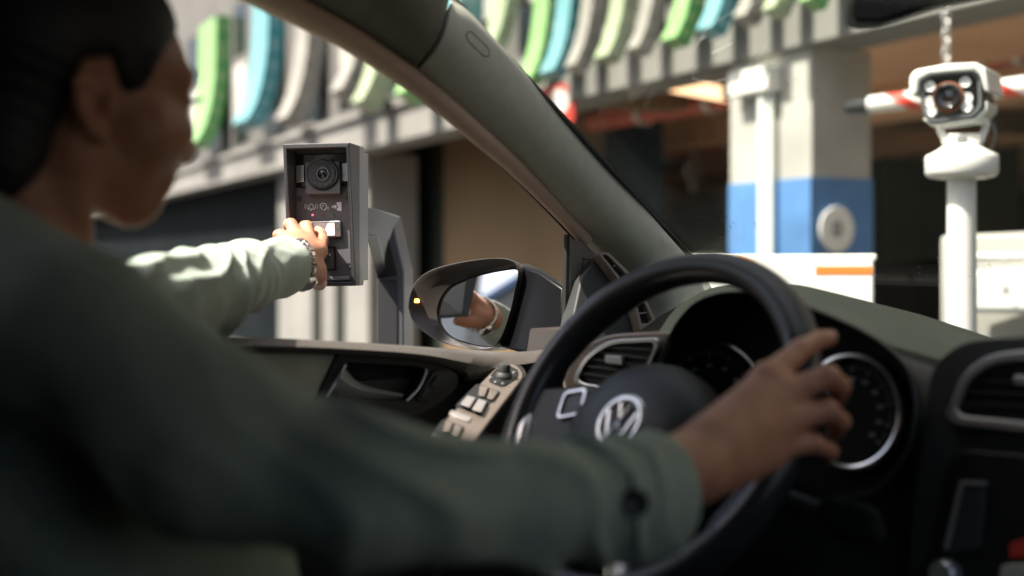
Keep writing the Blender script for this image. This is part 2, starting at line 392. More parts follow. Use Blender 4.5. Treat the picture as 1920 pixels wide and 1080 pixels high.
def fin(px, pyb, wpx, m, lab):
    t1 = ft(px, .1); t0 = ft(px + wpx * .72, .1); zb = fz(px, pyb, .1); H = 3.4; big = px < 900; out = .09 + (.26 if big else .15); cu = 1.6 if big else .9
    pts = [(.09, H), (.09, zb + cu)] + [(lerp_(.09, out, f_), zb + cu * g_) for f_, g_ in ((.06, .62), (.24, .36), (.58, .14), (1, 0))]
    pts = spl(pts, 5); dep = .20 if big else .10; rows = []
    for i, (o, z) in enumerate(pts):
        a = pts[max(0, i - 1)]; c = pts[min(len(pts) - 1, i + 1)]; tx, tz = c[0] - a[0], c[1] - a[1]; L = math.hypot(tx, tz)
        nx, nz = tz / L, -tx / L                                   # towards the wall side
        if nx > 0: nx, nz = -nx, -nz
        q = (o + nx * dep, z + nz * dep)
        rows.append([fp(t0, o, z), fp(t1, o, z), fp(t1, q[0], q[1]), fp(t0, q[0], q[1])])
    b = MB(); n_ = len(rows)
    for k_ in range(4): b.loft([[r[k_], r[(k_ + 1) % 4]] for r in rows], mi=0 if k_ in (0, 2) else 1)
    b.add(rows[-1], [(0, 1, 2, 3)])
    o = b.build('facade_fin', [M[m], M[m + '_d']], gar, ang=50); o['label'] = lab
    # moulded pockets on the side of the fin
    def mix(p, q, s): return p + (q - p) * s
    for i in range(4, len(rows) - 2, 3):
        r0, r1 = rows[i], rows[min(i + 2, len(rows) - 1)]
        qd = [mix(r0[0], r0[3], .25), mix(r0[0], r0[3], .8), mix(r1[0], r1[3], .8), mix(r1[0], r1[3], .25)]
        b = MB(); b.prism([p - FU * .004 for p in qd], FU * .006); b.build('side_pocket', M[m], o)
for a in [(928, 95, 38, 'pale', 'pale cream facade fin'), (1000, 155, 40, 'green', 'bright green facade fin'), (1045, 140, 38, 'teal', 'teal facade fin'), (1093, 128, 30, 'cream', 'cream facade fin'),
          (1150, 112, 36, 'pale', 'pale green facade fin'), (1212, 96, 30, 'cream', 'cream facade fin'), (1277, 80, 42, 'green', 'bright green facade fin'), (1345, 60, 42, 'teal', 'teal facade fin'),
          (1415, 38, 34, 'cream', 'cream facade fin'), (1470, 24, 34, 'pale', 'pale green facade fin'), (1540, 8, 34, 'green', 'bright green facade fin'),
          (372, 275, 44, 'green', 'bright green facade fin'), (472, 235, 42, 'teal', 'teal facade fin'), (556, 228, 34, 'cream', 'cream facade fin'), (664, 176, 34, 'cream', 'cream facade fin'), (706, 196, 30, 'pale', 'pale green facade fin'),
          (250, 320, 44, 'cream', 'cream facade fin'), (790, 180, 30, 'green', 'bright green facade fin'), (850, 150, 30, 'teal', 'teal facade fin')]:
    fin(*a)
# pillar with blue lower half
ta, tb = ft(1520, -.05), ft(1368, -.05)
b = MB(); fbox(b, ta, tb, -.05, -.45, -CZ, ZB + .005); pil = b.build('pillar', M['concrete_white'], gar, bevel=.012)
b = MB(); zt = fz(1520, 330)
fbox(b, ta - .004, tb + .004, -.046, -.454, -CZ, zt); b.build('blue_band', M['blue'], pil)
b = MB()
for px, wv in ((1436, .07), (1449, .03)):
    t_ = ft(px, -.02); b.tube([fp(t_, -.01, -CZ), fp(t_, -.01, fz(px, 140))], wv * .5, 14)
b.build('conduit', M['white_cool'], pil)
b = MB(); fbox(b, ft(1452, 0), ft(1378, 0), .05, -.05, fz(1440, 172), fz(1440, 126)); b.build('junction_box', M['white'], pil, bevel=.01)
# other walls and piers under the beam
def wall(name, px0, px1, o0, o1, m, z1=ZB + .01):
    b = MB(); fbox(b, ft(px1, o0), ft(px0, o0), o0, o1, -CZ, z1); return b.build(name, M[m], gar, bevel=.01)
wall('grey_pier', 522, 690, -.25, -.8, 'concrete')
b = MB()
for px in (585, 628): fbox(b, ft(px + 10, -.2), ft(px, -.2), -.2, -.25, -CZ, .8)
b.build('pier_channel', M['olive'], gar)
wall('olive_wall', 690, 832, -1.0, -1.2, 'olive', ZB + .2)
wall('brown_wall', 832, 1075, -.9, -1.2, 'brown', ZB + .2)
wall('opening_shade', -40, 523, -.45, -.6, 'bay_shade', ZB + .2)  # near-black sheet painting the shade inside the open left bay
b = MB(); fbox(b, -16, 40, -.35, -16, ZB + .16, ZB + .4); b.build('ceiling', M['ceil'], gar)
for i, o in enumerate((-2.2, -4.6, -7.0, -9.6)):
    b = MB(); fbox(b, -16, 40, o, o - .35, ZB - .06, ZB + .157); b.build('ceiling_beam', M['ceil'], gar, bevel=.01)
for t_ in (-3.5, 3.0, 8.5):
    b = MB(); fbox(b, t_, t_ + .3, -.36, -15, ZB + .0, ZB + .155); b.build('ceiling_beam', M['brown'], gar, bevel=.01)
b = MB(); fbox(b, -16, 40, -15, -15.3, -CZ, ZB + .3); b.build('back_wall', M['darkwall'], gar)
b = MB(); b.prism([P(1080, 490 + CZ * F / 11, 11), P(1242, 490 + CZ * F / 10, 10), P(1242, 490 - 1.14 * F / 10, 10), P(1080, 490 - 1.14 * F / 11, 11)], FU * .2); b.build('partition', M['navy'], gar)
for px, d in ((1665, 13), (1725, 14.5), (1850, 12)):
    c = P(px, 490, d); b = MB(); b.box(c + UP * (ZB - CZ) * .5 - UP * 0, FU * .2, FN * .2, UP * (ZB + CZ) * .5); b.build('inner_column', M['darkwall'], gar)
# ceiling lamp, pipes
def pt(p): return p
l0, l1 = P(1222, 152, 8.4), P(1366, 178, 8.0)
lt = empty('ceiling_lamp', (l0 + l1) / 2, 'peach glowing strip lamp under the garage ceiling left of the blue pillar', 'ceiling lamp')
b = MB(); b.tube([l0, l1], .045, 14); b.build('lamp_tube', M['lamp'], lt)
b = MB(); dl = (l1 - l0).normalized()
b.box((l0 + l1) / 2 + UP * .07, dl * ((l1 - l0).length / 2 + .03), dl.cross(UP).normalized() * .05, UP * .02)
for p in (l0, l1): b.box(p + UP * .02, dl * .02, dl.cross(UP).normalized() * .05, UP * .06)
for f_ in (.25, .75): p = l0 + (l1 - l0) * f_; b.tube([p + UP * .07, p + UP * (CZ + ZB + .16 - p.z)], .012, 8)
b.build('lamp_housing', M['zinc'], lt, bevel=.004)
def pipe(a, c, r, lab, cat='pipe'):
    o = empty('sprinkler_pipe', a, lab, cat, 'red pipes under the garage ceiling')
    b = MB(); b.tube([a, c], r, 16); b.build('pipe_run', M['pipe'], o)
    b = MB(); dd = (c - a).normalized()
    for f_ in (.15, .5, .85):
        p = a + (c - a) * f_; b.tube([p - dd * .03, p + dd * .03], r * 1.25, 16); b.tube([p, p + UP * max(.05, (CZ + ZB + .16 - p.z))], .012, 8)
    b.build('pipe_hanger', M['zinc'], o)
pipe(P(1060, 240, 11.0), P(1400, 178, 8.6), .075, 'long red pipe crossing under the garage ceiling below the strip lamp')
pipe(P(1800, 122, 8.4), P(2050, 76, 7.4), .06, 'short red pipe under the ceiling above the white surveillance camera')
pipe(P(1230, 288, 13), P(1400, 262, 11.5), .08, 'dull red pipe deep inside the garage beside the dark partition')
# signs
o_ = empty('road_sign', fp(ft(1050, .06), .06, fz(1050, 222, .06)), 'red square sign with a white disc fixed to the beam beside the windscreen pillar', 'sign')
fpl = plane_n(fp(ft(1050), .07, 0), V(-.5, -.87, 0))
b = MB(); b.pp(fpl, rnd([(1010, 166), (1074, 155), (1077, 228), (1012, 238)], 9), -.03, 0); b.build('sign_plate', M['red'], o_, bevel=.003)
b = MB(); b.pp(fpl, circ(1048, 190, 18, 23), 0, .004); b.build('white_disc', M['white'], o_)
b = MB(); b.box(fpl.at(1040, 190, -.05), FU * .05, FN * .05, UP * .05); b.build('bracket', M['zinc'], o_)
epl = plane_n(fp(ta - .006, -.2, 0), -FU)
o_ = empty('round_sign', epl.at(1570, 472), 'round white plaque with a small dark emblem on the blue pillar', 'sign')
b = MB(); b.pp(epl, circ(1570, 430, 32, 43), 0, .012); b.build('plaque', M['white'], o_, bevel=.003)
b = MB(); b.ring(epl, circ(1570, 429, 9, 15), circ(1570, 429, 4, 9), .012, .016); b.build('emblem', M['post'], o_)

# ------------------------------------------------------------------ the car, seen from the passenger side
def fwdp(f, tilt=0.0, ref=0.0): return plane_n(C(0, f, ref), -CF + UP * tilt)
car = empty('car', C(.35, .2, -CZ), 'dark car interior with open driver window, steering wheel and wing mirror', 'car')
DP = door_plane(-.42)
def lerp(a, b, t): return a + (b - a) * t
def lerps(rows, n):                        # resample control rows with splines
    cols = list(zip(*rows)); cs = [spl([tuple(p) for p in c], n) for c in cols]
    return [[Vector(c[i]) for c in cs] for i in range(len(cs[0]))]
# --- windscreen pillar
def section(U, L, d, bow=0, n=11):
    out = []
    for i in range(n):
        s = i / (n - 1); px = lerp(U[0], L[0], s) + bow * math.sin(math.pi * s); py = lerp(U[1], L[1], s) + bow * .5 * math.sin(math.pi * s)
        out.append(P(px, py, d + .022 * (1 - s) + .03 * s - .055 * math.sin(math.pi * s) ** .75))
    a, b = out[-1], out[0]
    r = (a - CAMP).normalized(); out.append(a + r * .02); out.append(lerp(a, b, .3) + r * .06); out.append(lerp(a, b, .7) + r * .06); out.append(b + r * .02)
    return out
prow = [((848, 0), (757, 152), 1.50, 20), ((884, 26), (812, 196), 1.53, 10), ((958, 106), (882, 256), 1.60, 0), ((1052, 215), (962, 326), 1.70, 0), ((1150, 324), (1042, 406), 1.80, 0),
        ((1245, 432), (1112, 480), 1.88, 0), ((1287, 480), (1162, 534), 1.92, 0), ((1330, 532), (1200, 600), 1.94, 0), ((1350, 575), (1228, 660), 1.93, 0)]
rows = [section(*r) for r in prow]
b = MB(); b.loft(lerps(rows, 5), True, True); pillar = b.build('windscreen_pillar', M['trim'], car, ang=50)
PPL = Plane(P(880, 60, 1.505), P(930, 130, 1.535), P(850, 110, 1.48))
b = MB(); o_ = rnd([(874, 62), (882, 58), (917, 92), (918, 106), (908, 106), (876, 76)], 7)
def on_pillar(px, py):                     # nearest front point of the pillar skin
    dg = bpy.context.evaluated_depsgraph_get(); dg.update()
    ok, loc, nrm, i = pillar.ray_cast(CAMP - wpos(pillar), ray(px, py).normalized())
    return (loc + wpos(pillar), nrm) if ok else (P(px, py, 1.5), -ray(px, py).normalized())
bpy.context.view_layer.update()
tg = [on_pillar(x, y)[0] for x, y in o_]; b.tube(tg, .0007, 6, closed=True); b.build('airbag_tag', M['rubber'], pillar)
rrow = [((840, -4), (749, 147), 1.495, 20), ((790, -95), (652, 81), 1.42, 12), ((740, -150), (562, 33), 1.36, 6), ((650, -210), (472, -12), 1.30, 0), ((520, -300), (330, -85), 1.20, 0), ((330, -420), (120, -190), 1.08, 0)]
b = MB(); b.loft(lerps([section(*r) for r in rrow], 5), True, True); b.build('roof_rail_trim', M['roof'], car, ang=50)
# door seal on rail and pillar, sunlit pink painted into its colour
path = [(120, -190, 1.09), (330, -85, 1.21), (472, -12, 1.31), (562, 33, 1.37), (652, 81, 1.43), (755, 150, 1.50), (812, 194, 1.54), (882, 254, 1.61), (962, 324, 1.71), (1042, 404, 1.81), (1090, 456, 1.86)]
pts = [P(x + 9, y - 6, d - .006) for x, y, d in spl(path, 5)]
b = MB(); b.tube(pts, [.018 - .008 * i / len(pts) for i in range(len(pts))], 16); b.build('lit_door_seal', M['lit_seal'], car)
b = MB(); b.tube([P(x - 1, y + 3, d + .012) for x, y, d in spl(path, 5)], .004, 8); b.build('seal_lip', M['rubber'], car)
# --- windscreen
GA, GB = P(1287, 480, 1.965), P(842, -6, 1.545); GU = (GB - GA).normalized()
GP = Plane(GA, GB, GA + CR)
g0 = GA - GU * .30; g1 = GA + GU * (.37 - (GA.z - CZ)) / GU.z
b = MB(); b.prism([g0, g0 + CR * 1.5, g1 + CR * 1.4, g1], GP.n * -.004); gl = b.build('windscreen', M['glass'], car, smooth=False)
b = MB(); gn = GP.n
def gline(px, r): b.tube([GP.at(x, y, .0008) for x, y in spl(px, 6)], r, 5)
b = MB(); gline([(1300, 150), (1296, 120), (1304, 88), (1330, 50), (1380, 20), (1430, 2)], .00018); b.build('glass_scratch', M['white_ink'], gl)
b = MB(); gline([(1306, 85), (1312, 76), (1322, 68)], .0006); b.build('glass_scratch', M['white_ink'], gl)
b = MB(); gline([(1335, 100), (1352, 92), (1372, 80)], .0005); b.build('glass_scratch', M['white_ink'], gl)
b = MB(); gline([(1300, 148), (1330, 155), (1380, 140), (1425, 105), (1440, 70)], .00016); b.build('glass_scratch', M['white_ink'], gl)
b = MB(); dd_ = [GP.at(x, y, -.006) for x, y in ((846, -6), (1290, 478), (1300, 478), (856, -6))]; b.prism(dd_, GP.n * .004); b.build('glass_border', M['rubber'], gl)
# --- rear-view mirror
rp = plane_n(P(1720, 0, 1.25), V(-.5, -.85, -.1))
b = MB(); b.pp(rp, rnd([(1586, -60), (1584, 46), (1592, 54), (1640, 52), (1745, 16), (1870, -10), (2050, -40), (2050, -150), (1600, -120)], 10), -.03, 0); rm = b.build('rear_view_mirror', M['black'], car, bevel=.004)
b = MB(); b.pp(rp, rnd([(1602, -60), (1598, 34), (1640, 36), (1740, 6), (1870, -24), (2030, -60), (2030, -140), (1610, -110)], 8), 0, .002); b.build('mirror_face', M['gloss_black'], rm)
b = MB(); b.tube([rp.at(1850, -100, -.02), rp.at(1850, -160, -.06), GP.at(1840, -300)], .012, 12); b.build('mirror_stalk', M['black'], rm)
# --- dashboard
cols = [(1130, 640), (1200, 612), (1260, 580), (1330, 541), (1400, 534), (1480, 532), (1560, 548), (1640, 572), (1720, 599), (1780, 619), (1860, 636), (1960, 649), (2100, 664), (2300, 684)]
rows = []
pf = [fwdp(.60), fwdp(.42), fwdp(.37), fwdp(.31), fwdp(.25), fwdp(.215), fwdp(.20), fwdp(.19), fwdp(.15)]
for px, y in cols:
    zs = pf[1].at(px, y)
    back = pf[0].at(px, y); back = zs + CF * .2 - UP * .03
    low = 690 if px < 1240 else (max(y + 78, 640))
    rows.append([back - UP * .3, back, zs, pf[2].at(px, y + 10), pf[3].at(px, lerp(y, low, .32)), pf[4].at(px, lerp(y, low, .62)), pf[5].at(px, low), pf[6].at(px, low + 40), pf[7].at(px, 900), pf[8].at(px, 1250)])
rows = lerps(rows, 4)
b = MB(); b.loft([r[:7] for r in rows]); b.loft([r[6:] for r in rows], mi=1)
dash = b.build('dashboard', [M['dash_top'], M['dash']], car, ang=60)
HL = [(1230, 790), (1236, 690), (1258, 614), (1300, 565), (1345, 546), (1400, 543), (1470, 556), (1540, 582), (1610, 612), (1665, 645), (1712, 692), (1724, 760), (1708, 850), (1650, 930), (1420, 960), (1270, 900)]
HL = rnd(HL, 30, 3)
p1, p2, p3 = fwdp(.115, .15, -.08), fwdp(.185, .15, -.08), fwdp(.25, .0)
inn = scale(HL, .975, .96)
b = MB(); b.loft([[p3.at(*q) for q in HL], [p1.at(*q) for q in HL], [p1.at(*q) + p1.n * .003 for q in scale(HL, .987, .98)], [p1.at(*q) for q in inn], [p2.at(*q) for q in inn]], True)
clu = b.build('instrument_cluster', M['black'], car, ang=50)
CPn = fwdp(.18, .15, -.08)
b = MB(); b.pp(CPn, scale(HL, .985, .97), -.006, 0); b.build('gauge_face', M['void'], clu)
def arc(cx, cy, rx, ry, a0, a1, n=40): return [(cx + rx * math.cos(R(a0 + (a1 - a0) * i / n)), cy - ry * math.sin(R(a0 + (a1 - a0) * i / n))) for i in range(n + 1)]
b = MB(); b.tube([CPn.at(x, y, .006) for x, y in arc(1330, 752, 104, 112, 0, 360, 64)[:-1]], .0028, 10, closed=True); b.build('gauge_ring', M['chrome'], clu)
b = MB(); b.tube([CPn.at(x, y, .006) for x, y in arc(1597, 772, 92, 105, 0, 360, 64)[:-1]], .0042, 10, closed=True); b.build('gauge_ring', M['chrome'], clu)
b = MB(); c_ = MB()
for (cx, cy, rx, ry) in ((1330, 752, 88, 96), (1597, 772, 76, 88)):
    for i in range(41):
        a = R(225 - 270 * i / 40); l_ = .86 if i % 4 == 0 else .93
        q0, q1 = (cx + rx * math.cos(a), cy - ry * math.sin(a)), (cx + rx * l_ * math.cos(a), cy - ry * l_ * math.sin(a))
        (c_ if i in (33, 37) else b).tube([CPn.at(*q0, .0012), CPn.at(*q1, .0012)], .0007 if i % 4 == 0 else .0004, 5)
    for i in range(11):
        a = R(225 - 27 * i); x, y = cx + rx * .7 * math.cos(a), cy - ry * .7 * math.sin(a)
        for k_ in (-1, 1): b.pp(CPn, [(x + k_ * 3 - 1.6, y - 4), (x + k_ * 3 + 1.6, y - 4), (x + k_ * 3 + 1.4, y + 4), (x + k_ * 3 - 1.4, y + 4)], 0, .0008)
o_ = b.build('gauge_marks', M['gtick'], clu); tag(o_, kind='stuff')
o_ = c_.build('red_gauge_marks', M['gred'], clu); tag(o_, kind='stuff')
# --- left air vent
VP = fwdp(.165, .1, -.1)
vo = rnd([(1073, 716), (1090, 672), (1140, 637), (1232, 633), (1236, 646), (1205, 716), (1186, 730), (1150, 736), (1092, 727)], [8, 30, 26, 6, 6, 10, 10, 20, 10], 4)
vi = rnd([(1083, 712), (1099, 676), (1145, 644.5), (1223, 641), (1226, 650), (1198, 711), (1182, 722), (1150, 727), (1096, 719)], [8, 26, 22, 6, 6, 10, 10, 20, 10], 4)
b = MB(); b.ring(VP, vo, vi, -.01, .004); av = b.build('air_vent', M['chrome'], car, bevel=.0012)
vx = rnd([(1052, 722), (1078, 660), (1135, 626), (1244, 620), (1252, 648), (1214, 728), (1196, 742), (1150, 748), (1062, 742)], [10, 34, 30, 10, 10, 12, 10, 20, 12], 4)
b = MB(); b.pp(VP, vx, -.05, -.004); b.build('vent_surround', M['switch_trim'], av, bevel=.003)
b = MB(); b.pp(VP, vi, -.004, -.0025); b.build('vent_cavity', M['void'], av)
for (x0, y0, x1, y1) in ((1138, 651, 1220, 657), (1119, 661, 1214, 673), (1105, 673, 1207, 688), (1097, 686, 1200, 702), (1090, 700, 1190, 717)):
    b = MB(); b.pp(VP, [(x0, y0 - 2.6), (x1, y1 - 2.6), (x1, y1 + 1.8), (x0, y0 + 1.8)], -.0025, .001); b.build('vent_slat', M['dash'], av, bevel=.0006)
b = MB(); b.pp(VP, rnd([(1134, 666), (1164, 668), (1166, 684), (1134, 680)], 4), .0, .007); b.build('vent_tab', M['silver'], av, bevel=.0015)
b = MB(); b.pp(VP, rnd([(1108, 729), (1142, 732), (1140, 741), (1106, 738)], 4), -.003, .003)
b.build('vent_wheel', M['silver'], av, bevel=.001)
# --- centre vent and console
KP = fwdp(.15, .08, -.12)
vo = rnd([(1770, 782), (1800, 703), (1850, 664), (1960, 652), (2120, 655), (2120, 835), (1960, 815), (1790, 797)], [14, 24, 30, 10, 20, 20, 10, 14], 4)
vi = rnd([(1791, 770), (1816, 712), (1858, 683), (1960, 671), (2104, 674), (2104, 812), (1960, 795), (1806, 780)], [12, 20, 26, 10, 16, 16, 10, 12], 4)
b = MB(); b.ring(KP, vo, vi, -.01, .004); cv = b.build('centre_vent', M['silver'], car, bevel=.002)
b = MB(); b.pp(KP, vi, -.004, -.0025); b.build('vent_cavity', M['void'], cv)
for y in (692, 714, 736, 758):
    b = MB(); b.pp(KP, [(1812, y - 2), (2100, y + 8), (2100, y + 14), (1812, y + 3)], -.0025, .0005); b.build('vent_slat', M['black'], cv, bevel=.0006)
b = MB(); b.pp(KP, rnd([(1900, 704), (1938, 706), (1938, 724), (1900, 721)], 5), 0, .008); b.build('vent_tab', M['silver'], cv, bevel=.0015)
b = MB(); b.pp(KP, rnd([(1745, 690), (1800, 640), (1960, 628), (2200, 640), (2200, 1300), (1690, 1300), (1712, 930), (1728, 830)], [30, 40, 5, 5, 5, 5, 30, 60]), -.03, -.006); b.build('console_panel', M['dash'], dash, bevel=.006)
b = MB(); b.pp(KP, rnd([(1776, 880), (1800, 842), (1960, 856), (2150, 870), (2150, 1250), (1716, 1250)], 22), -.006, .002); con = b.build('radio_console', M['black'], car, bevel=.003)
b = MB(); b.pp(KP, rnd([(1796, 905), (1848, 908), (1838, 1030), (1776, 1040), (1770, 1030)], 9), .002, .006); b.build('button_block', M['dash'], con, bevel=.002)
b = MB(); b.pp(KP, rnd([(1799, 900), (1850, 904), (1847, 911), (1806, 909), (1778, 1030), (1768, 1030)], 4), .004, .008); b.build('button_trim', M['silver'], con, bevel=.001)
b = MB(); b.lathe(KP.at(1776, 1075, .002), KP.n, [(.014, 0), (.013, .012), (.011, .014), (0, .014)], 28); b.build('volume_knob', M['silver'], con)
b = MB(); b.pp(KP, rnd([(1894, 1018), (1935, 1005), (1935, 1042), (1892, 1046)], 5), .002, .008); b.build('red_button', M['gred'], con, bevel=.002)
b = MB(); b.pp(KP, rnd([(1876, 1060), (1935, 1056), (1935, 1100), (1870, 1100)], 8), .002, .012); b.build('pale_switch', M['insert'], con, bevel=.003)
# --- end-of-dash demister vents
EP = Plane(P(1100, 460, 1.83), P(1215, 600, 1.84), P(1060, 640, 1.77))
for o1, o2, cuts in (([(1122, 474), (1141, 473), (1184, 514), (1166, 532)], [(1129, 478), (1139, 478), (1175, 514), (1165, 523)], (1150, 500, 1160, 494)),
                     ([(1188, 568), (1212, 562), (1232, 604), (1228, 622), (1202, 622)], [(1195, 572), (1209, 568), (1223, 600), (1221, 606), (1203, 606)], (1198, 588, 1217, 586))):
    b = MB(); b.ring(EP, rnd(o1, 5), rnd(o2, 3), .01, .03); dv_ = b.build('demister_vent', M['tri'], car, bevel=.001)
    b = MB(); b.pp(EP, rnd(o2, 3), .015, .02); b.build('vent_cavity', M['void'], dv_)
    b = MB(); b.tube([EP.at(cuts[0], cuts[1], .026), EP.at(cuts[2], cuts[3], .026)], .0012, 6); b.build('vent_slat', M['tri'], dv_)
b = MB(); b.pp(EP, [(1120, 480), (1190, 545), (1215, 640), (1060, 660), (1090, 520)], -.03, .008); b.build('dash_end_cap', M['dash'], dash, bevel=.003)
# --- driver's door
b = MB(); b.prism([C(-.47, -1.0, -.15), C(-.47, .60, -.15), C(-.47, .60, -.95), C(-.47, -1.0, -.95)], CR * .025); door = b.build('driver_door', M['door'], car)
b = MB(); b.prism([C(-.62, -1.0, -.16), C(-.60, .75, -.17), C(-.60, .75, -.95), C(-.62, -1.0, -.95)], CR * .03); b.build('outer_skin', M['gloss_black'], door)
tx = [(150, 600), (300, 622), (370, 628), (560, 636), (720, 645), (850, 654), (960, 660), (1060, 650), (1110, 640)]
bx_ = [(150, 645), (300, 656), (370, 660), (560, 662), (700, 668), (800, 678), (866, 700), (880, 715), (985, 700), (1075, 700)]
top = spl(tx, 8); bot = spl(bx_, 8); n_ = len(top); rows = []
for i in range(n_):
    T = top[i]; B2 = bot[int(i * (len(bot) - 1) / (n_ - 1))]
    rows.append([DP.at(T[0], T[1] + 14, -.10), DP.at(T[0], T[1] + 1, -.075), DP.at(T[0], T[1], -.03), DP.at(lerp(T[0], B2[0], .2), lerp(T[1], B2[1], .2), .0), DP.at(lerp(T[0], B2[0], .55), lerp(T[1], B2[1], .55), .012), DP.at(lerp(T[0], B2[0], .9), lerp(T[1], B2[1], .9), .008), DP.at(*B2, .0), DP.at(B2[0], B2[1] + 4, -.03)])
b = MB(); b.loft(rows); b.build('window_sill', M['sill'], door, ang=60)
b = MB(); b.pp(DP, [(200, 655), (640, 663), (598, 756), (540, 800), (200, 800)], -.03, -.008); b.build('door_insert', M['insert'], door, bevel=.004)
bo_ = rnd([(634, 664), (800, 676), (862, 700), (858, 730), (795, 778), (700, 790), (586, 768)], [8, 20, 24, 20, 30, 30, 10], 4)
bi_ = rnd([(650, 679), (785, 687), (800, 697), (790, 720), (762, 752), (705, 752), (610, 744)], [8, 12, 10, 20, 14, 30, 10], 4)
b = MB(); b.ring(DP, bo_, bi_, -.03, -.002); hz_ = b.build('handle_bezel', M['black'], door, bevel=.002)
b = MB(); b.pp(DP, bi_, -.045, -.03); b.build('handle_recess', M['void'], door)
b = MB(); hh = spl([(646, 690, -.006), (668, 714, -.010), (700, 727, -.014), (757, 739, -.016)], 6); lo_ = spl([(618, 742, -.014), (650, 752, -.012), (700, 756, -.012), (750, 754, -.014)], 6)
rows = [[DP.at(p[0], p[1], p[2] + .004), DP.at(lerp(p[0], q[0], .3), lerp(p[1], q[1], .3), p[2] + .012), DP.at(lerp(p[0], q[0], .7), lerp(p[1], q[1], .7), p[2] + .004), DP.at(q[0], q[1], q[2] - .006), DP.at(p[0], p[1], p[2] - .008)] for p, q in zip(hh, lo_)]
b.loft(rows, True, True); b.build('door_handle', M['handle'], door, ang=50)
b = MB(); b.tube([DP.at(x, y, .001) for x, y in spl([(762, 752), (785, 728), (798, 700), (799, 692)], 5)], .0022, 8); b.build('handle_trim', M['silver'], door)
b = MB(); b.tube([DP.at(x, y, -.001) for x, y in ((612, 744), (632, 714), (648, 684))], .0018, 8); b.build('handle_trim', M['silver'], door)
b = MB(); b.pp(DP, rnd([(815, 694), (846, 694), (838, 722), (800, 756), (780, 750)], 8), -.003, .003); lk = b.build('lock_pad', M['black'], door, bevel=.001)
for x, y in ((818, 716), (798, 738)):
    b = MB(); b.pp(DP, rnd([(x - 10, y + 8), (x + 2, y - 10), (x + 12, y - 8), (x + 2, y + 9)], 4), .003, .006); b.build('lock_button', M['dash'], door, bevel=.001)
# armrest and switch panel
SP = Plane(P(950, 682, 1.735), P(980, 704, 1.70), P(800, 832, 1.42))
sp = rnd([(928, 690), (950, 678), (974, 687), (984, 704), (874, 848), (846, 900), (770, 890), (790, 835)], [10, 14, 14, 14, 20, 10, 10, 20], 4)
b = MB(); b.pp(SP, scale(sp, 1.07, 1.03), -.14, -.003); b.build('armrest', M['door'], door, bevel=.006)
b = MB(); b.pp(SP, sp, -.01, .0); spn = b.build('switch_panel', M['switch_trim'], car, bevel=.003)
b = MB(); b.pp(SP, rnd([(894, 719), (940, 735), (897, 777), (853, 761)], 5), 0, .0008); b.build('switch_well', M['void'], spn)
b = MB(); b.pp(SP, rnd([(832, 785), (873, 801), (842, 850), (795, 828)], 5), 0, .0008); b.build('switch_well', M['void'], spn)
def sw(q, m='switch', h0=.0008, h1=.007):
    b = MB(); top_ = scale(q, .82); a = [SP.at(*p, h0) for p in q]; c = [SP.at(*p, h1) for p in top_]; b.loft([a, c], True, True); b.build('window_switch', M[m], spn, bevel=.0012)
sw([(876, 741), (894, 746), (881, 767), (861, 759)]); sw([(897, 747), (915, 753), (903, 776), (883, 769)])
sw([(899, 722), (917, 727), (909, 746), (896, 742)], 'switch_trim', .0008, .004); sw([(919, 728), (936, 735), (924, 752), (912, 747)], 'switch_trim', .0008, .004)
sw([(812, 809), (830, 816), (820, 838), (799, 828)]); sw([(833, 817), (850, 824), (842, 848), (823, 839)])
sw([(836, 788), (851, 793), (843, 812), (829, 808)], 'switch_trim', .0008, .004); sw([(853, 794), (868, 801), (860, 820), (846, 814)], 'switch_trim', .0008, .004)
b = MB(); b.pp(SP, rnd([(846, 768), (884, 782), (880, 791), (841, 776)], 4), 0, .002); b.build('child_lock_button', M['switch'], spn, bevel=.001)
b = MB(); b.pp(SP, rnd([(926, 694), (950, 683), (973, 694), (970, 708), (943, 726), (914, 714)], 10), 0, .0012); b.build('knob_base', M['black'], spn)
kb = SP.at(944, 706, .001); b = MB(); b.lathe(kb, (SP.n * .5 + UP * .8), [(.0115, 0), (.0105, .004), (.0085, .006), (.0085, .014), (.0075, .0165), (0, .017)], 28, cap=False); b.build('mirror_knob', M['dash'], spn)
for x, y in ((920, 708), (929, 716), (943, 719), (964, 698)):
    b = MB(); b.lathe(SP.at(x, y, .0012), SP.n, [(.0022, 0), (.0018, .001), (0, .0012)], 12, cap=False); b.build('knob_mark', M['silver'], spn)
# window corner trim with tweeter
TPn = door_plane(-.405)
b = MB(); b.pp(TPn, rnd([(1067, 446), (1094, 452), (1150, 505), (1178, 545), (1180, 625), (1064, 662)], 8), -.012, 0); tr_ = b.build('tweeter_trim', M['tri'], car, bevel=.004)
b = MB(); b.tube([TPn.at(x, y, .0002) for x, y in spl([(1092, 655), (1092, 500), (1098, 487), (1112, 492), (1150, 530)], 6)], .0008, 6); b.build('trim_seam', M['rubber'], tr_)
gr_ = rnd([(1117, 510), (1126, 507), (1130, 530), (1128, 555), (1116, 565), (1114, 540)], 5)
b = MB(); b.pp(TPn, gr_, 0, .001); b.build('speaker_grille', M['black'], tr_)
b = MB()
for j in range(10):
    for i in range(4):
        x, y = 1116.5 + i * 3.4 + (j % 2) * 1.2, 513 + j * 5; b.pp(TPn, circ(x, y, 1.0, 1.5, 8), .001, .0018)
tag(b.build('grille_mesh', M['tri'], tr_), kind='stuff')
b = MB(); b.tube([TPn.at(1063, 440, -.004), TPn.at(1060, 560, -.004), TPn.at(1058, 648, -.004)], .0045, 8); b.build('window_channel', M['rubber'], car)
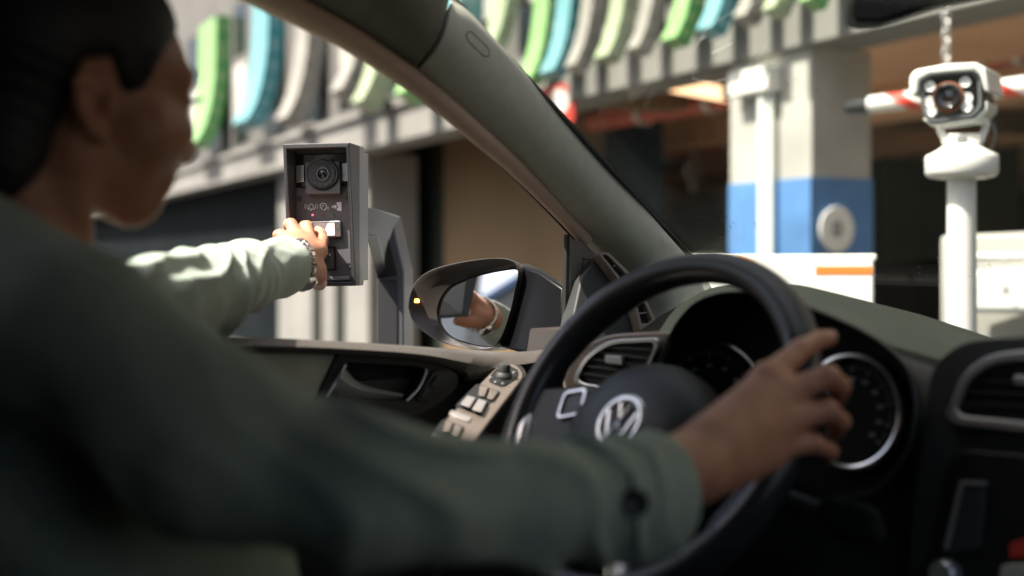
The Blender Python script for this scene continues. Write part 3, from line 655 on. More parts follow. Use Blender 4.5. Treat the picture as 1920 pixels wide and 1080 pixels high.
# --- wing mirror
MPn = plane_n(P(890, 572, 2.00), V(-.375, -.915, .151))
ro = spl([(764, 578), (769, 547), (784, 522), (813, 504), (864, 491), (918, 484), (953, 485), (971, 495), (973, 515), (967, 545), (958, 584), (947, 618), (936, 640), (916, 655), (873, 653), (829, 642), (796, 624), (773, 602), (764, 578)], 5)[:-1]
gi = spl([(811, 582), (817, 560), (834, 536), (862, 522), (896, 510), (945, 500.5), (966, 500.5), (968, 515), (963, 552), (953, 596), (940, 630), (924, 647), (896, 648.5), (864, 641), (836, 630), (817, 608), (811, 582)], 5)[:-1]
import itertools
def resample(poly, n):
    p = np.array(poly); q = np.vstack([p, p[:1]]); L_ = np.r_[0, np.cumsum(np.linalg.norm(np.diff(q, axis=0), axis=1))]; s = np.linspace(0, L_[-1], n, endpoint=False)
    return list(zip(np.interp(s, L_, q[:, 0]), np.interp(s, L_, q[:, 1])))
cx_, cy_ = 880, 572
def byang(poly, n=72):
    p = np.array(poly); a = np.unwrap(np.arctan2(p[:, 1] - cy_, p[:, 0] - cx_)); r = np.hypot(p[:, 0] - cx_, p[:, 1] - cy_)
    if a[-1] < a[0]: a, r = a[::-1], r[::-1]
    aa = np.r_[a - 2*np.pi, a, a + 2*np.pi]; rr2 = np.r_[r, r, r]; t = a[0] + np.linspace(0, 2*np.pi, n, endpoint=False); q = np.interp(t, aa, rr2)
    return [(cx_ + q[i] * math.cos(t[i]), cy_ + q[i] * math.sin(t[i])) for i in range(n)]
ro2, gi2 = byang(ro), byang(gi)
def mixp(a, b, t): return [(lerp(p[0], q[0], t), lerp(p[1], q[1], t)) for p, q in zip(a, b)]
def mrow(poly, off, k=1.0, sh=(0, 0)): return [MPn.at(lerp(880, x, k) + sh[0], lerp(572, y, k) + sh[1], 0) + MPn.n * off for x, y in poly]
b = MB(); b.loft([mrow(gi2, -.028), mrow(gi2, -.014), mrow(mixp(ro2, gi2, .55), -.008), mrow(mixp(ro2, gi2, .25), .001), mrow(mixp(ro2, gi2, .08), .003), mrow(ro2, -.001), mrow(ro2, -.02, 1.0), mrow(ro2, -.06, .93, (8, 0)), mrow(ro2, -.09, .7, (14, 2)), mrow(ro2, -.10, .3, (16, 2))], True, True)
wm = b.build('wing_mirror', M['mirror_shell'], car, ang=60)
b = MB(); b.loft([mrow(gi2, -.0235), mrow(gi2, -.0225)], True, True); b.build('mirror_backing', M['rubber'], wm)
b = MB(); b.add(mrow(mixp(gi2, [(880, 572)] * 72, .025), -.0205), [tuple(range(72))]); b.build('mirror_glass', M['mirror'], wm, smooth=False)
b = MB(); b.loft([mrow(gi2, -.0225), mrow(gi2, -.018), mrow(mixp(gi2, [(880, 572)] * 72, .03), -.018), mrow(mixp(gi2, [(880, 572)] * 72, .03), -.0225)], True); b.build('glass_edge', M['black'], wm)
b = MB(); b.pp(MPn, rnd([(775, 560.5), (784, 560), (784, 567), (776, 567.5)], 2), -.012, .001); b.build('blind_spot_lamp', M['amber'], wm)
# arm to the door
s0 = [P(960, 492, 2.035), P(990, 492, 2.085), P(985, 655, 2.081), P(935, 650, 1.999)]
s1 = [P(1010, 506, 1.968), P(1022, 508, 2.075), P(1016, 662, 2.072), P(985, 664, 1.941)]
s2 = [P(1058, 538, 1.919), P(1064, 538, 2.043), P(1064, 668, 2.043), P(1052, 668, 1.895)]
b = MB(); b.loft([s0, s1, s2], True, True); b.build('mirror_arm', M['gloss_black'], wm, bevel=.006)
b = MB(); b.loft([[P(992, 618, 1.941), P(998, 612, 1.950), P(998, 668, 1.950), P(984, 668, 1.936)], [P(1060, 612, 1.880), P(1062, 610, 1.951), P(1062, 668, 1.951), P(1056, 668, 1.867)]], True, True); b.build('mirror_foot', M['mirror_shell'], wm, bevel=.004)
# --- steering wheel
WT, WA = .548, .873
wr = V(math.cos(WA), -math.sin(WA), 0); wf = V(math.sin(WA), math.cos(WA), 0); wv = UP * math.cos(WT) + wf * math.sin(WT); wn = UP * math.sin(WT) - wf * math.cos(WT)
def wp(a, c, o=0.0): return WC + wr * a + wv * c + wn * o
def wang(deg, r=.182, o=0.0): return wp(r * math.cos(R(deg)), r * math.sin(R(deg)), o)
b = MB(); rows = []
for i in range(120):
    a = 3.0 * i; c = wang(a); rad = (c - WC).normalized(); bump = .0018 * max(0, math.cos(R((a - 45) * 1.0)) ** 30 + math.cos(R((a - 135))) ** 30)
    rows.append([c + rad * (.0165 + bump) * math.cos(t) + wn * (.019 + bump) * math.sin(t) for t in [2 * math.pi * j / 20 for j in range(20)]])
sm = [1 if (148 <= 3.0 * i < 214 or 3.0 * i >= 326 or 3.0 * i < 32) else 0 for i in range(120)]
for i in range(120): b.loft([rows[i], rows[(i + 1) % 120]], True, False, sm[i])
sw_ = b.build('steering_wheel', [M['leather'], M['leather_side']], car, ang=70)
bm_ = bmesh.new(); bm_.from_mesh(sw_.data); bmesh.ops.remove_doubles(bm_, verts=bm_.verts, dist=1e-5); bm_.to_mesh(sw_.data); bm_.free()
for a in (148, 214, 326, 32):
    b = MB(); c = wang(a); rad = (c - WC).normalized(); b.tube([c + rad * .0168 * math.cos(t) + wn * .0193 * math.sin(t) for t in [2 * math.pi * j / 24 for j in range(24)]], .0008, 6, closed=True); b.build('leather_joint', M['rubber'], sw_)
hc = wp(0, -.018)
b = MB(); rows = []
for r_, o in ((.096, -.012), (.094, .004), (.088, .016), (.074, .025), (.055, .031), (.034, .0335), (.012, .034)):
    rows.append([hc + wr * r_ * 1.0 * math.cos(t) + wv * r_ * .86 * math.sin(t) + wn * o for t in [2 * math.pi * j / 48 for j in range(48)]])
b.loft(rows, True, True); b.build('hub_cover', M['hub'], sw_, ang=60)
def wpoly(mb, pts, o0, o1): mb.prism([wp(x, y, o1) for x, y in pts], wn * (o0 - o1))
for s_ in (-1, 1):
    b = MB(); wpoly(b, rnd([(s_ * .176, .020), (s_ * .085, .032), (s_ * .07, -.05), (s_ * .165, -.058)], .012), -.012, .006); b.build('spoke', M['hub'], sw_, bevel=.004)
    b = MB(); wpoly(b, rnd([(s_ * .022, -.085), (s_ * .040, -.085), (s_ * .062, -.176), (s_ * .044, -.181)], .006), -.010, .008); b.build('lower_spoke', M['silver'], sw_, bevel=.003)
    q = [(s_ * .125, .018), (s_ * .092, .026), (s_ * .086, -.006), (s_ * .12, -.016)]
    b = MB(); rr1 = rnd(q, .008); rr0 = [(lerp(s_ * .106, x, .80), lerp(.004, y, .78)) for x, y in rr1]; n_ = len(rr1)
    vs = [wp(*p, .006) for p in rr1] + [wp(*p, .006) for p in rr0] + [wp(*p, .011) for p in rr1] + [wp(*p, .011) for p in rr0]; fs = []
    for i in range(n_):
        j = (i + 1) % n_; fs += [(2*n_+i, 2*n_+j, 3*n_+j, 3*n_+i), (i, j, 2*n_+j, 2*n_+i), (n_+i, n_+j, 3*n_+j, 3*n_+i)]
    b.add(vs, fs); b.build('button_frame', M['chrome'], sw_, bevel=.0008)
    b = MB(); wpoly(b, rr0, .005, .008); b.build('button_pad', M['black'], sw_)
    b = MB(); b.tube([wang(a if s_ < 0 else 180 - a, .169, .004) for a in range(184, 222, 3)], [.004, .009] + [.011] * 8 + [.010, .008, .004], 14); b.build('spoke_insert_sheen', M['silver' if s_ < 0 else 'hub'], sw_)  # left silver also paints the rim's highlight; right one stays dark
ec = wp(0, -.018, .0335)
eu = [ec + wr * .0265 * math.cos(t) + wv * .0265 * math.sin(t) for t in [2 * math.pi * j / 48 for j in range(48)]]
b = MB(); b.tube(eu, .0046, 12, closed=True, sq=.7); b.build('emblem_ring', M['chrome'], sw_)
b = MB()
def eb(pts): b.tube([ec + wr * x * .001 + wv * y * .001 + wn * .001 for x, y in pts], .0024, 8)
eb([(-8, 20), (0, 3), (8, 20)]); eb([(-20, 11), (-9, -17), (0, -1), (9, -17), (20, 11)])
b.build('emblem', M['chrome'], sw_)
b = MB(); b.tube([hc + wn * -.01, hc - wn * .22], [.055, .075], 24); b.build('steering_column', M['black'], car)
st0 = hc - wn * .06 + wr * .05; st1 = P(1555, 962, 1.16); st2 = P(1650, 985, 1.13)
b = MB(); b.tube([st0, lerp(st0, st1, .6), st1], .008, 14); stk = b.build('column_stalk', M['black'], car)
b = MB(); b.loft([[p + UP * .016 * k_ + wn * .004, p + UP * .010 * k_ + wn * .014, p - UP * .018 * k_ + wn * .012, p - UP * .022 * k_ - wn * .004, p + UP * .004 - wn * .010] for p, k_ in ((lerp(st1, st2, -.1), .6), (lerp(st1, st2, .15), 1.0), (lerp(st1, st2, .8), 1.0), (lerp(st1, st2, 1.05), .7))], True, True); b.build('stalk_paddle', M['dash_top'], stk, bevel=.004, sub=0)
# --- body shell around the cabin
b = MB(); b.prism([C(-.34, -2.2, .36), C(1.08, -2.2, .36), C(1.08, -.08, .375), C(-.34, -.08, .375)], UP * .03); b.build('roof', M['roof'], car, bevel=.01)
b = MB(); b.prism([C(-.60, -1.2, -.80), C(1.35, -1.2, -.80), C(1.35, .7, -.80), C(-.60, .7, -.80)], UP * -.04); b.build('floor', M['void'], car)
b = MB(); b.prism([C(1.25, -2.2, -.16), C(1.25, .6, -.18), C(1.25, .6, -.9), C(1.25, -2.2, -.9)], CR * .08); b.build('passenger_door', M['door'], car)
b = MB(); b.prism([C(-.60, .66, -.80), C(1.35, .66, -.80), C(1.35, .66, -.16), C(-.60, .66, -.16)], CF * .04); b.build('bulkhead', M['void'], car)
b = MB(); b.loft([[C(-.55, .70, -.17), C(-.2, .70, -.14), C(.37, .70, -.12), C(.95, .70, -.14), C(1.3, .70, -.17)], [C(-.50, 1.2, -.25), C(-.2, 1.2, -.22), C(.37, 1.2, -.20), C(.95, 1.2, -.22), C(1.25, 1.2, -.25)], [C(-.40, 1.6, -.40), C(-.1, 1.6, -.36), C(.37, 1.6, -.35), C(.85, 1.6, -.36), C(1.15, 1.6, -.40)]]); b.build('bonnet', M['gloss_black'], car)
for x_ in (-.60, 1.27):
    b = MB(); b.prism([C(x_, -1.0, -.17), C(x_, -.84, -.17), C(x_ + (.28 if x_ < 0 else -.22), -.90, .36), C(x_ + (.28 if x_ < 0 else -.22), -1.06, .36)], CR * .05); b.build('door_pillar', M['roof'], car, bevel=.01)
b = MB(); b.prism([C(1.27, -2.2, -.17), C(1.27, -1.0, -.17), C(1.05, -1.06, .36), C(1.05, -2.2, .36)], CR * .005)
b.build('cabin_shade_pane', M['glasswin'], car)  # unseen opaque rear pane, added to keep sky light out of the cabin
b = MB(); b.prism([C(-.62, -2.2, -.17), C(-.62, -1.0, -.17), C(-.32, -1.06, .36), C(-.32, -2.2, .36)], CR * .005)
b.build('cabin_shade_pane', M['glasswin'], car)  # matching added light blocker on the driver's side
b = MB(); b.prism([C(-.62, -2.2, -.9), C(1.33, -2.2, -.9), C(1.08, -2.2, .36), C(-.3, -2.2, .36)], CF * -.05); b.build('tailgate', M['roof'], car)
b = MB(); b.prism([C(-.60, -1.2, -.80), C(1.35, -1.2, -.80), C(1.35, -2.2, -.80), C(-.60, -2.2, -.80)], UP * .3); b.build('rear_bench', M['seat'], car, bevel=.03)
b = MB(); rows = []
for y_, z_, w_, t_ in ((-.70, -.55, .24, .10), (-.74, -.30, .25, .11), (-.80, .0, .23, .10), (-.85, .10, .18, .07)):
    c = C(-.04, y_, z_); rows.append([c + CR * w_ * math.cos(t) * 1.0 + CF * t_ * .6 * math.sin(t) for t in [2 * math.pi * j / 20 for j in range(20)]])
b.loft(rows, True, True); st = b.build('driver_seat', M['seat'], car, ang=60)
b = MB(); b.prism(rnd([(0, 0), (1, 0), (1, 1), (0, 1)], .1) and [C(-.28, -.72, -.62), C(.22, -.72, -.62), C(.24, -.12, -.56), C(-.30, -.12, -.56)], UP * .13); b.build('seat_cushion', M['seat'], st, bevel=.03)
# ------------------------------------------------------------------ the driver
per = empty('person', C(-.06, -.5, -.62), 'woman in a grey green blazer leaning out to press the intercom button', 'person')
PH = R(40)
HF = np.array([math.cos(PH), math.sin(PH), 0.]); HR = np.array([math.sin(PH), -math.cos(PH), 0.]); HU = np.array([0, 0, 1.])
HC = np.array(P(178, 190, 1.0)) - HR * .072
HM = np.stack([HF, HR, HU])
def hl(a, r, u): return HC + HF * a + HR * r + HU * u
def npP(*a): return np.array(P(*a))
def head_sdf(p):
    q = ((p - HC) @ HM.T).astype(np.float32)
    d = ell(q, (-.012, 0, .055), (.100, .075, .088))
    d = smin(d, ell(q, (.048, 0, .036), (.056, .063, .055)), .02)
    d = smin(d, ell(q, (.044, 0, -.018), (.049, .055, .064)), .02)
    for s in (-1, 1):
        d = smin(d, cap(q, (.080, s * .036, -.018), (.056, s * .046, -.020), .017, .018), .032)
        d = smin(d, cap(q, (.091, s * .014, .029), (.085, s * .044, .028), .010, .011), .016)
        d = smin(d, cap(q, (.060, 0, -.068), (.002, s * .048, -.046), .017, .013), .02)
        d = smax(d, -(np.linalg.norm(q - np.array([.117, s * .036, .009], np.float32), axis=1) - .018), .014)
        d = smin(d, ell(q, (.0865, s * .034, .009), (.0115, .014, .0105)), .004)
        # ear
        rim = [(.012, .006), (.011, .017), (.001, .0265), (-.012, .025), (-.020, .012), (-.017, -.008), (-.008, -.022), (.003, -.029)]
        e = ell(q, (-.004, s * .072, .001), (.017, .0045, .025))
        for i in range(len(rim) - 1):
            (a0, u0), (a1, u1) = rim[i], rim[i + 1]
            e = smin(e, cap(q, (a0, s * (.076 - a0 * .45), u0), (a1, s * (.076 - a1 * .45), u1), .0040, .0038), .003)
        e = smin(e, cap(q, (.003, s * .075, -.024), (.006, s * .073, -.030), .0065, .006), .006)
        e = smin(e, cap(q, (-.008, s * .081, .014), (-.010, s * .082, -.008), .0045, .004), .005)
        e = smax(e, -ell(q, (.002, s * .081, -.003), (.0085, .010, .0115)), .003)
        e = smin(e, cap(q, (.013, s * .074, .004), (.012, s * .074, -.008), .005, .005), .006)
        d = smin(d, e, .006)
        # cheek fold when smiling, nostril, lips
        d = smin(d, np.linalg.norm(q - np.array([.098, s * .011, -.027], np.float32), axis=1) - .009, .008)
    d = smin(d, cap(q, (.094, 0, .014), (.1075, 0, -.028), .009, .0125), .014)
    d = smin(d, cap(q, (.084, -.018, -.047), (.084, .018, -.047), .009, .009), .012)
    d = smin(d, cap(q, (.080, -.016, -.059), (.080, .016, -.059), .009, .009), .010)
    d = smin(d, np.linalg.norm(q - np.array([.063, 0, -.073], np.float32), axis=1) - .019, .02)
    d = smin(d, cap(q, (-.030, 0, -.02), (-.040, 0, -.19), .050, .054), .03)
    for s in (-1, 1): d = smin(d, cap(q, (-.012, s * .052, -.03), (.012, s * .018, -.17), .012, .012), .014)
    return d
def hand_sdf(p, wrist, elbow, palm, fingers, rw=(.027, .021), kn=np.array([-.35, -.75, .55]), tend=True):
    d = cap(p, elbow, wrist, .028, rw[0])
    pd = None
    for (a, b, ra, rb) in palm:
        c = cap(p, a, b, ra, rb); pd = c if pd is None else smin(pd, c, .012)
    d = smin(d, pd, .018)
    for ch, rr in fingers:
        f = None
        for i in range(len(ch) - 1):
            c = cap(p, ch[i], ch[i + 1], rr[i], rr[i + 1]); f = c if f is None else smin(f, c, .003)
        d = smin(d, f, .006)
        d = smin(d, np.linalg.norm(p - (np.asarray(ch[1]) + .0022 * kn).astype(np.float32), axis=1) - rr[1] * .97, .003)
        if tend:
            m0 = np.asarray(ch[0]) + kn * .0035; d = smin(d, np.linalg.norm(p - m0.astype(np.float32), axis=1) - rr[0] * .92, .005)
            w0 = np.asarray(wrist) * .35 + np.asarray(ch[0]) * .65 + kn * .013; d = smin(d, cap(p, w0, m0 + kn * .003, .003, .0055), .006)
    return d
# right hand round the rim
rw_ = npP(1292, 880, 1.05); re_ = npP(680, 925, .82)
MCP = [npP(1438, 708, 1.118), npP(1472, 738, 1.118), npP(1478, 788, 1.112), npP(1458, 838, 1.107)]
RF = [([MCP[0], npP(1500, 657, 1.148), npP(1536, 637, 1.168), npP(1555, 634, 1.182)], (.0125, .0098, .0088, .0080)),
      ([MCP[1], npP(1553, 705, 1.125), npP(1578, 724, 1.160), npP(1570, 748, 1.190)], (.0128, .0102, .0090, .0082)),
      ([MCP[2], npP(1551, 770, 1.120), npP(1577, 790, 1.154), npP(1566, 810, 1.183)], (.0124, .0098, .0088, .0080)),
      ([MCP[3], npP(1526, 832, 1.118), npP(1556, 846, 1.146), npP(1548, 862, 1.172)], (.0112, .0086, .0078, .0070)),
      ([npP(1345, 815, 1.075), npP(1405, 765, 1.130), npP(1446, 726, 1.175), npP(1470, 700, 1.205)], (.017, .0125, .0105, .0085))]
RP = [(rw_, MCP[0], .024, .013), (rw_, MCP[1], .024, .014), (rw_, MCP[2], .024, .014), (rw_, MCP[3], .024, .012), (npP(1340, 878, 1.07), npP(1440, 858, 1.10), .023, .014), (npP(1330, 820, 1.065), npP(1400, 770, 1.11), .018, .015)]
# left hand on the call button
lw_ = npP(545, 493, 1.768); le_ = npP(370, 545, 1.430)
LM = [npP(598, 471, 1.832), npP(579, 455, 1.834), npP(560, 449, 1.828), npP(541, 453, 1.815)]
LFg = [([LM[0], npP(605, 452, 1.862), npP(602, 438, 1.876), npP(598, 433, 1.884)], (.0112, .0086, .0080, .0070)),
       ([LM[1], npP(576, 426, 1.862), npP(571, 424, 1.878), npP(570, 431, 1.885)], (.0114, .0092, .0084, .0072)),
       ([LM[2], npP(546, 421, 1.854), npP(541, 420, 1.872), npP(541, 428, 1.880)], (.0108, .0088, .0080, .0070)),
       ([LM[3], npP(526, 440, 1.838), npP(520, 440, 1.854), npP(519, 446, 1.862)], (.0095, .0076, .0070, .0062)),
       ([npP(575, 505, 1.785), npP(596, 520, 1.812), npP(598, 530, 1.832), npP(594, 533, 1.852)], (.016, .0125, .0112, .0085))]
LP = [(lw_, LM[0], .021, .0125), (lw_, LM[1], .021, .0125), (lw_, LM[2], .021, .012), (lw_, LM[3], .020, .011), (npP(562, 505, 1.780), npP(596, 505, 1.815), .018, .013)]
NB = npP(30, 470, 1.02); SR = npP(150, 625, .885); SL = npP(222, 606, 1.15); UA = npP(390, 835, .84); PEL = np.array(C(-.06, -.5, -.60))
def body_sdf(p):
    out = np.full(len(p), .5, np.float32)
    def grp(fn, lo, hi):
        m = ((p > np.array(lo)) & (p < np.array(hi))).all(1)
        if m.any(): out[m] = np.minimum(out[m], fn(p[m]))
    def dist_box(lo, hi):
        q = np.maximum(np.maximum(np.array(lo) - p, p - np.array(hi)), 0); return np.linalg.norm(q, axis=1)
    for fn, c, e in ((head_sdf, HC + HU * -.02, .24), (lambda q: hand_sdf(q, rw_, npP(1060, 935, .94), RP, RF, (.025, .02)), (rw_ + MCP[1]) / 2, .22), (lambda q: hand_sdf(q, lw_, le_, LP, LFg, (.024, .02)), (lw_ + LM[1]) / 2, .20)):
        grp(fn, c - e, c + e)
    core = cap(p, PEL, (SR + SL) / 2 - HU * .08, .09, .07)
    core = smin(core, cap(p, (SR + SL) / 2 - HU * .08, NB, .06, .045), .04)
    for a, b in ((SR, UA), (UA, re_), (re_, npP(985, 942, .91)), (npP(985, 942, .91), rw_), (SL, le_), (le_, lw_)): core = smin(core, cap(p, a, b, .026, .024), .02)
    core = smin(core, cap(p, SR, SL, .035, .035), .03)
    return smin(out, core, .008)
lo = np.minimum.reduce([HC - .2, SR - .1, PEL - .2, le_ - .1]); hi = np.maximum.reduce([HC + .2, MCP[2] + .16, LM[0] + .1, RF[1][0][2] + .05])
lo[2] = CZ - .62; lo[0] = -.62
body = sdf_obj('body', body_sdf, lo, hi, .0032, M['skin'], per, 2)
# hair: a cap over the skull pulled back into a low bun
def hair_sdf(p):
    q = ((p - HC) @ HM.T).astype(np.float32)
    d = ell(q, (-.014, 0, .060), (.110, .083, .094))
    d = smin(d, ell(q, (.041, 0, .045), (.0575, .0655, .0545)), .02)
    d = smin(d, ell(q, (-.05, 0, -.03), (.060, .060, .075)), .03)
    b = ell(q, (-.135, 0, .045), (.045, .05, .045))
    st = .0006 * np.sin(q[:, 2] * 420 + q[:, 0] * 160 + 4 * np.sin(q[:, 1] * 60)) 
    a = q[:, 0]
    line = np.interp(a, [-.2, -.10, -.05, -.022, -.012, .014, .022, .034, .046, .056, .070, .090, .12], [-.14, -.125, -.10, -.04, .030, .034, .012, -.010, .000, .030, .050, .066, .07]).astype(np.float32)
    line = np.where(np.abs(q[:, 1]) < .05, np.interp(a, [-.2, -.08, -.05, .0, .08, .1], [-.14, -.12, -.09, .03, .064, .068]), line)
    d = smax(d + st, (line - q[:, 2]) * .6, .013)
    return smin(d, b + st, .02)
hlo, hhi = HC - .21, HC + .21
hair = sdf_obj('hair', hair_sdf, hlo, hhi, .004, M['hair'], per, 1)
# eyebrow and lashes
b = MB()
for s in (1, -1): b.tube([Vector(hl(*q)) for q in spl([(.106, s * .014, .031), (.1035, s * .028, .036), (.094, s * .046, .034), (.082, s * .054, .029)], 5)], [.0018, .0026, .0028, .003, .003, .003, .003, .003, .0028, .0026, .0024, .0022, .002, .0018, .0015, .001], 8)
b.build('eyebrow', M['lash'], per)
b = MB()
for s in (1, -1):
    for i in range(16):
        t = i / 15; an = R(-55 + 110 * t)
        a0, r0 = .0865 + .0115 * math.cos(an), .034 + .0135 * math.sin(an)
        b.tube([Vector(hl(a0 * 1.0, s * r0, .012)), Vector(hl(a0 + .005 * math.cos(an), s * (r0 + .004 * math.sin(an)), .0105)), Vector(hl(a0 + .011 * math.cos(an), s * (r0 + .008 * math.sin(an)), .0135))], [.0012, .0009, .0004], 5)
tag(b.build('eyelash', M['lash'], per), kind='stuff')
# blazer
ruv = npP(985, 942, .91); rcf = npP(1220, 932, 1.025)
lmid = npP(375, 548, 1.46); lm2 = npP(455, 518, 1.62); lcf = npP(536, 493, 1.765)
rax = (rcf - ruv) / np.linalg.norm(rcf - ruv); rax = rax + np.array([.05, 0, 0]); rax /= np.linalg.norm(rax)
lax = (lcf - lm2) / np.linalg.norm(lcf - lm2); lax = lax + np.array([.75, 0, .05]); lax /= np.linalg.norm(lax)
def wob(p, k, ph=0):
    return np.sin(p[:, 0] * k + 1.7 * np.sin(p[:, 2] * k * .6 + ph) + ph) * np.sin(p[:, 1] * k * .8 + 1.3 * np.sin(p[:, 0] * k * .7) + 2 * ph) 
def jacket_sdf(p):
    p = p.astype(np.float32)
    # right sleeve
    s = cap(p, SR, UA, .056, .056); s = smin(s, cap(p, UA, re_, .055, .043), .03); s = smin(s, cap(p, re_, ruv, .043, .039), .03); s = smin(s, cap(p, ruv, rcf + rax * .03, .040, .054), .02)
    t = np.clip(((p - UA) @ (rcf - UA)) / float((rcf - UA) @ (rcf - UA)), -1, 1.2)
    fold = lambda x: np.exp(-((np.mod(x, 1.0) - .5) / .17) ** 2)
    x = t * 6 + (p[:, 2] - UA[2]) * 20 + .6 * np.sin(t * 7) + .3 * np.sin((p[:, 2] - UA[2]) * 60)
    s = s - (.010 * np.exp(-((t - .33) / .16) ** 2) + .008 * np.exp(-((t - .74) / .14) ** 2) + .001) * fold(x) + .002 * wob(p, 38, 1)
    s = smax(s, ((p - rcf) @ rax).astype(np.float32), .006)
    s = smax(s, -cap(p, rcf - rax * .09, rcf + rax * .06, .034, .048), .003)
    # left sleeve
    l = cap(p, SL, lmid, .052, .046); l = smin(l, cap(p, lmid, lm2, .046, .042), .02); l = smin(l, cap(p, lm2, lcf + lax * .03, .041, .0355), .02)
    L = lcf - SL; t2 = ((p - SL) @ L) / float(L @ L)
    ang = (p[:, 0] - SL[0] - t2 * L[0]) * 16 - (p[:, 2] - SL[2] - t2 * L[2]) * 10
    x2 = t2 * 4.2 + 1.0 * ang + .5 * np.sin(t2 * 9 + 1) + .2 * np.sin(ang * 5)
    x3 = t2 * 13 - .9 * ang + .7 * np.sin(t2 * 17)
    am = np.clip(1.15 - t2, .25, 1)
    l = l - .0095 * am * fold(x2) - .0020 * (.5 + .5 * np.sin(t2 * 31 + ang * 7)) * fold(x3) + .0015 * wob(p, 60, 2)
    l = smax(l, ((p - lcf) @ lax).astype(np.float32), .004)
    l = smax(l, -cap(p, lcf - lax * .07, lcf + lax * .05, .031, .0315), .002)
    # torso, shoulders, collar
    mid = (SR + SL) / 2
    d = cap(p, PEL, mid - HU * .10, .165, .13)
    d = smin(d, cap(p, SR + np.array([-.03, .02, -.01]), SL + np.array([-.03, -.02, -.02]), .056, .046), .04)
    d = smin(d, cap(p, npP(-70, 500, .96), SR, .058, .05), .03)
    d = smin(d, cap(p, npP(60, 535, 1.0), npP(168, 550, 1.02), .045, .030), .02)
    d = d - .004 * fold((p[:, 2] * 9 + p[:, 0] * 6)) + .002 * wob(p, 26)
    d = smin(d, s, .022)
    # hollow for the neck
    d = smax(d, -cap(p, hl(-.034, 0, .0), hl(-.040, 0, -.17), .062, .064), .006)
    return smin(d, l, .016)
jlo = np.array([-.70, .66, CZ - .62]); jhi = np.array([.32, 1.86, CZ + .09])
jacket = sdf_obj('blazer', jacket_sdf, jlo, jhi, .0042, M['jacket'], per, 1)
bpy.context.view_layer.update()
def hit(o, px, py):
    ok, loc, nrm, i = o.ray_cast(CAMP - wpos(o), ray(px, py).normalized()); return (loc + wpos(o), nrm) if ok else (None, None)
for x, y, r_ in ((1190, 942, .0105),):
    p_, n_ = hit(jacket, x, y)
    if p_:
        n_ = (n_ + (CAMP - p_).normalized()).normalized()
        b = MB(); b.lathe(p_ + n_ * .0012, n_, [(r_, 0), (r_, .0025), (r_ * .85, .0038), (r_ * .6, .003), (0, .003)], 24, cap=False); b.build('sleeve_button', M['button'], jacket)
hem = [hit(jacket, x, y) for x, y in spl([(1200, 815), (1222, 850), (1236, 910), (1236, 970), (1224, 1025)], 6)]
hem = [p_ + n_ * .0004 for p_, n_ in hem if p_]
if len(hem) > 3:
    b = MB(); b.tube(hem, .0011, 6); b.build('cuff_hem', M['jacket'], jacket)
slit = [hit(jacket, x, y) for x, y in spl([(1180, 885), (1190, 940), (1194, 1000), (1190, 1035)], 5)]
slit = [p_ + n_ * .0002 for p_, n_ in slit if p_]
if len(slit) > 3:
    b = MB(); b.tube(slit, .0012, 6); b.build('cuff_slit', M['button'], jacket)
# fingernails
def nail(tip, prev, nrm, r):
    d_ = Vector(tip - prev).normalized(); n_ = Vector(nrm); n_ = (n_ - d_ * n_.dot(d_)).normalized(); c = Vector(tip) + n_ * r * .86; sd = d_.cross(n_)
    rows = []
    for i, k in ((-1, .7), (0, .95), (.8, .8), (1.2, .4)):
        rows.append([c + d_ * (i * .0052 + .001) + sd * (j * .0056 * k) - n_ * (.0022 * j * j) - n_ * (.0006 if i > 1 else 0) for j in (-1, -.5, 0, .5, 1)])
    b = MB(); b.loft(rows); b.loft([[q - n_ * .001 for q in r_] for r_ in rows]); b.build('fingernail', M['nail'], body)
nail(RF[0][0][3], RF[0][0][2], (-.1, -.6, .8), .0080)
nail(LFg[0][0][3], LFg[0][0][2], (.1, -.8, .6), .0070)
wc = np.array(P(556, 492, 1.785)); wax = Vector(lax); e1 = (UP - wax * UP.dot(wax)).normalized(); e2 = wax.cross(e1)
b = MB(); N_ = 26
for i in range(N_):
    for j, (off, wd) in enumerate(((-.0062, .0030), (0, .0026), (.0062, .0030))):
        a = 2 * math.pi * (i + (.5 if j == 1 else 0)) / N_; rad = e1 * math.cos(a) * .0315 + e2 * math.sin(a) * .0335
        c = Vector(wc) + rad + wax * off; ro_ = rad.normalized(); tg_ = wax.cross(ro_)
        b.box(c, wax * wd, tg_ * .0031, ro_ * .0019)
watch = b.build('wristwatch', M['watch'], per, bevel=.0007)
a = R(150); rad = e1 * math.cos(a) * .034 + e2 * math.sin(a) * .036; ro_ = rad.normalized()
b = MB(); b.lathe(Vector(wc) + rad - ro_ * .002, ro_, [(.015, 0), (.016, .002), (.0155, .006), (.013, .008), (.0125, .0068), (0, .0068)], 32, cap=False); b.build('watch_case', M['watch'], watch)
b = MB(); b.lathe(Vector(wc) + rad + ro_ * .0045, ro_, [(0, .0004), (.012, .0004), (.012, 0)], 32, cap=False); b.build('watch_dial', M['black'], watch)
# dark trousers on the seat
b = MB()
for s_ in (-.09, .09): b.tube([Vector(PEL) + CR * s_, C(-.06 + s_ * 1.6, -.20, -.50), C(-.06 + s_ * 2.0, .02, -.47), C(-.06 + s_ * 1.8, .20, -.78)], [.095, .085, .07, .05], 20)
b.build('trousers', M['seat'], per, ang=80)
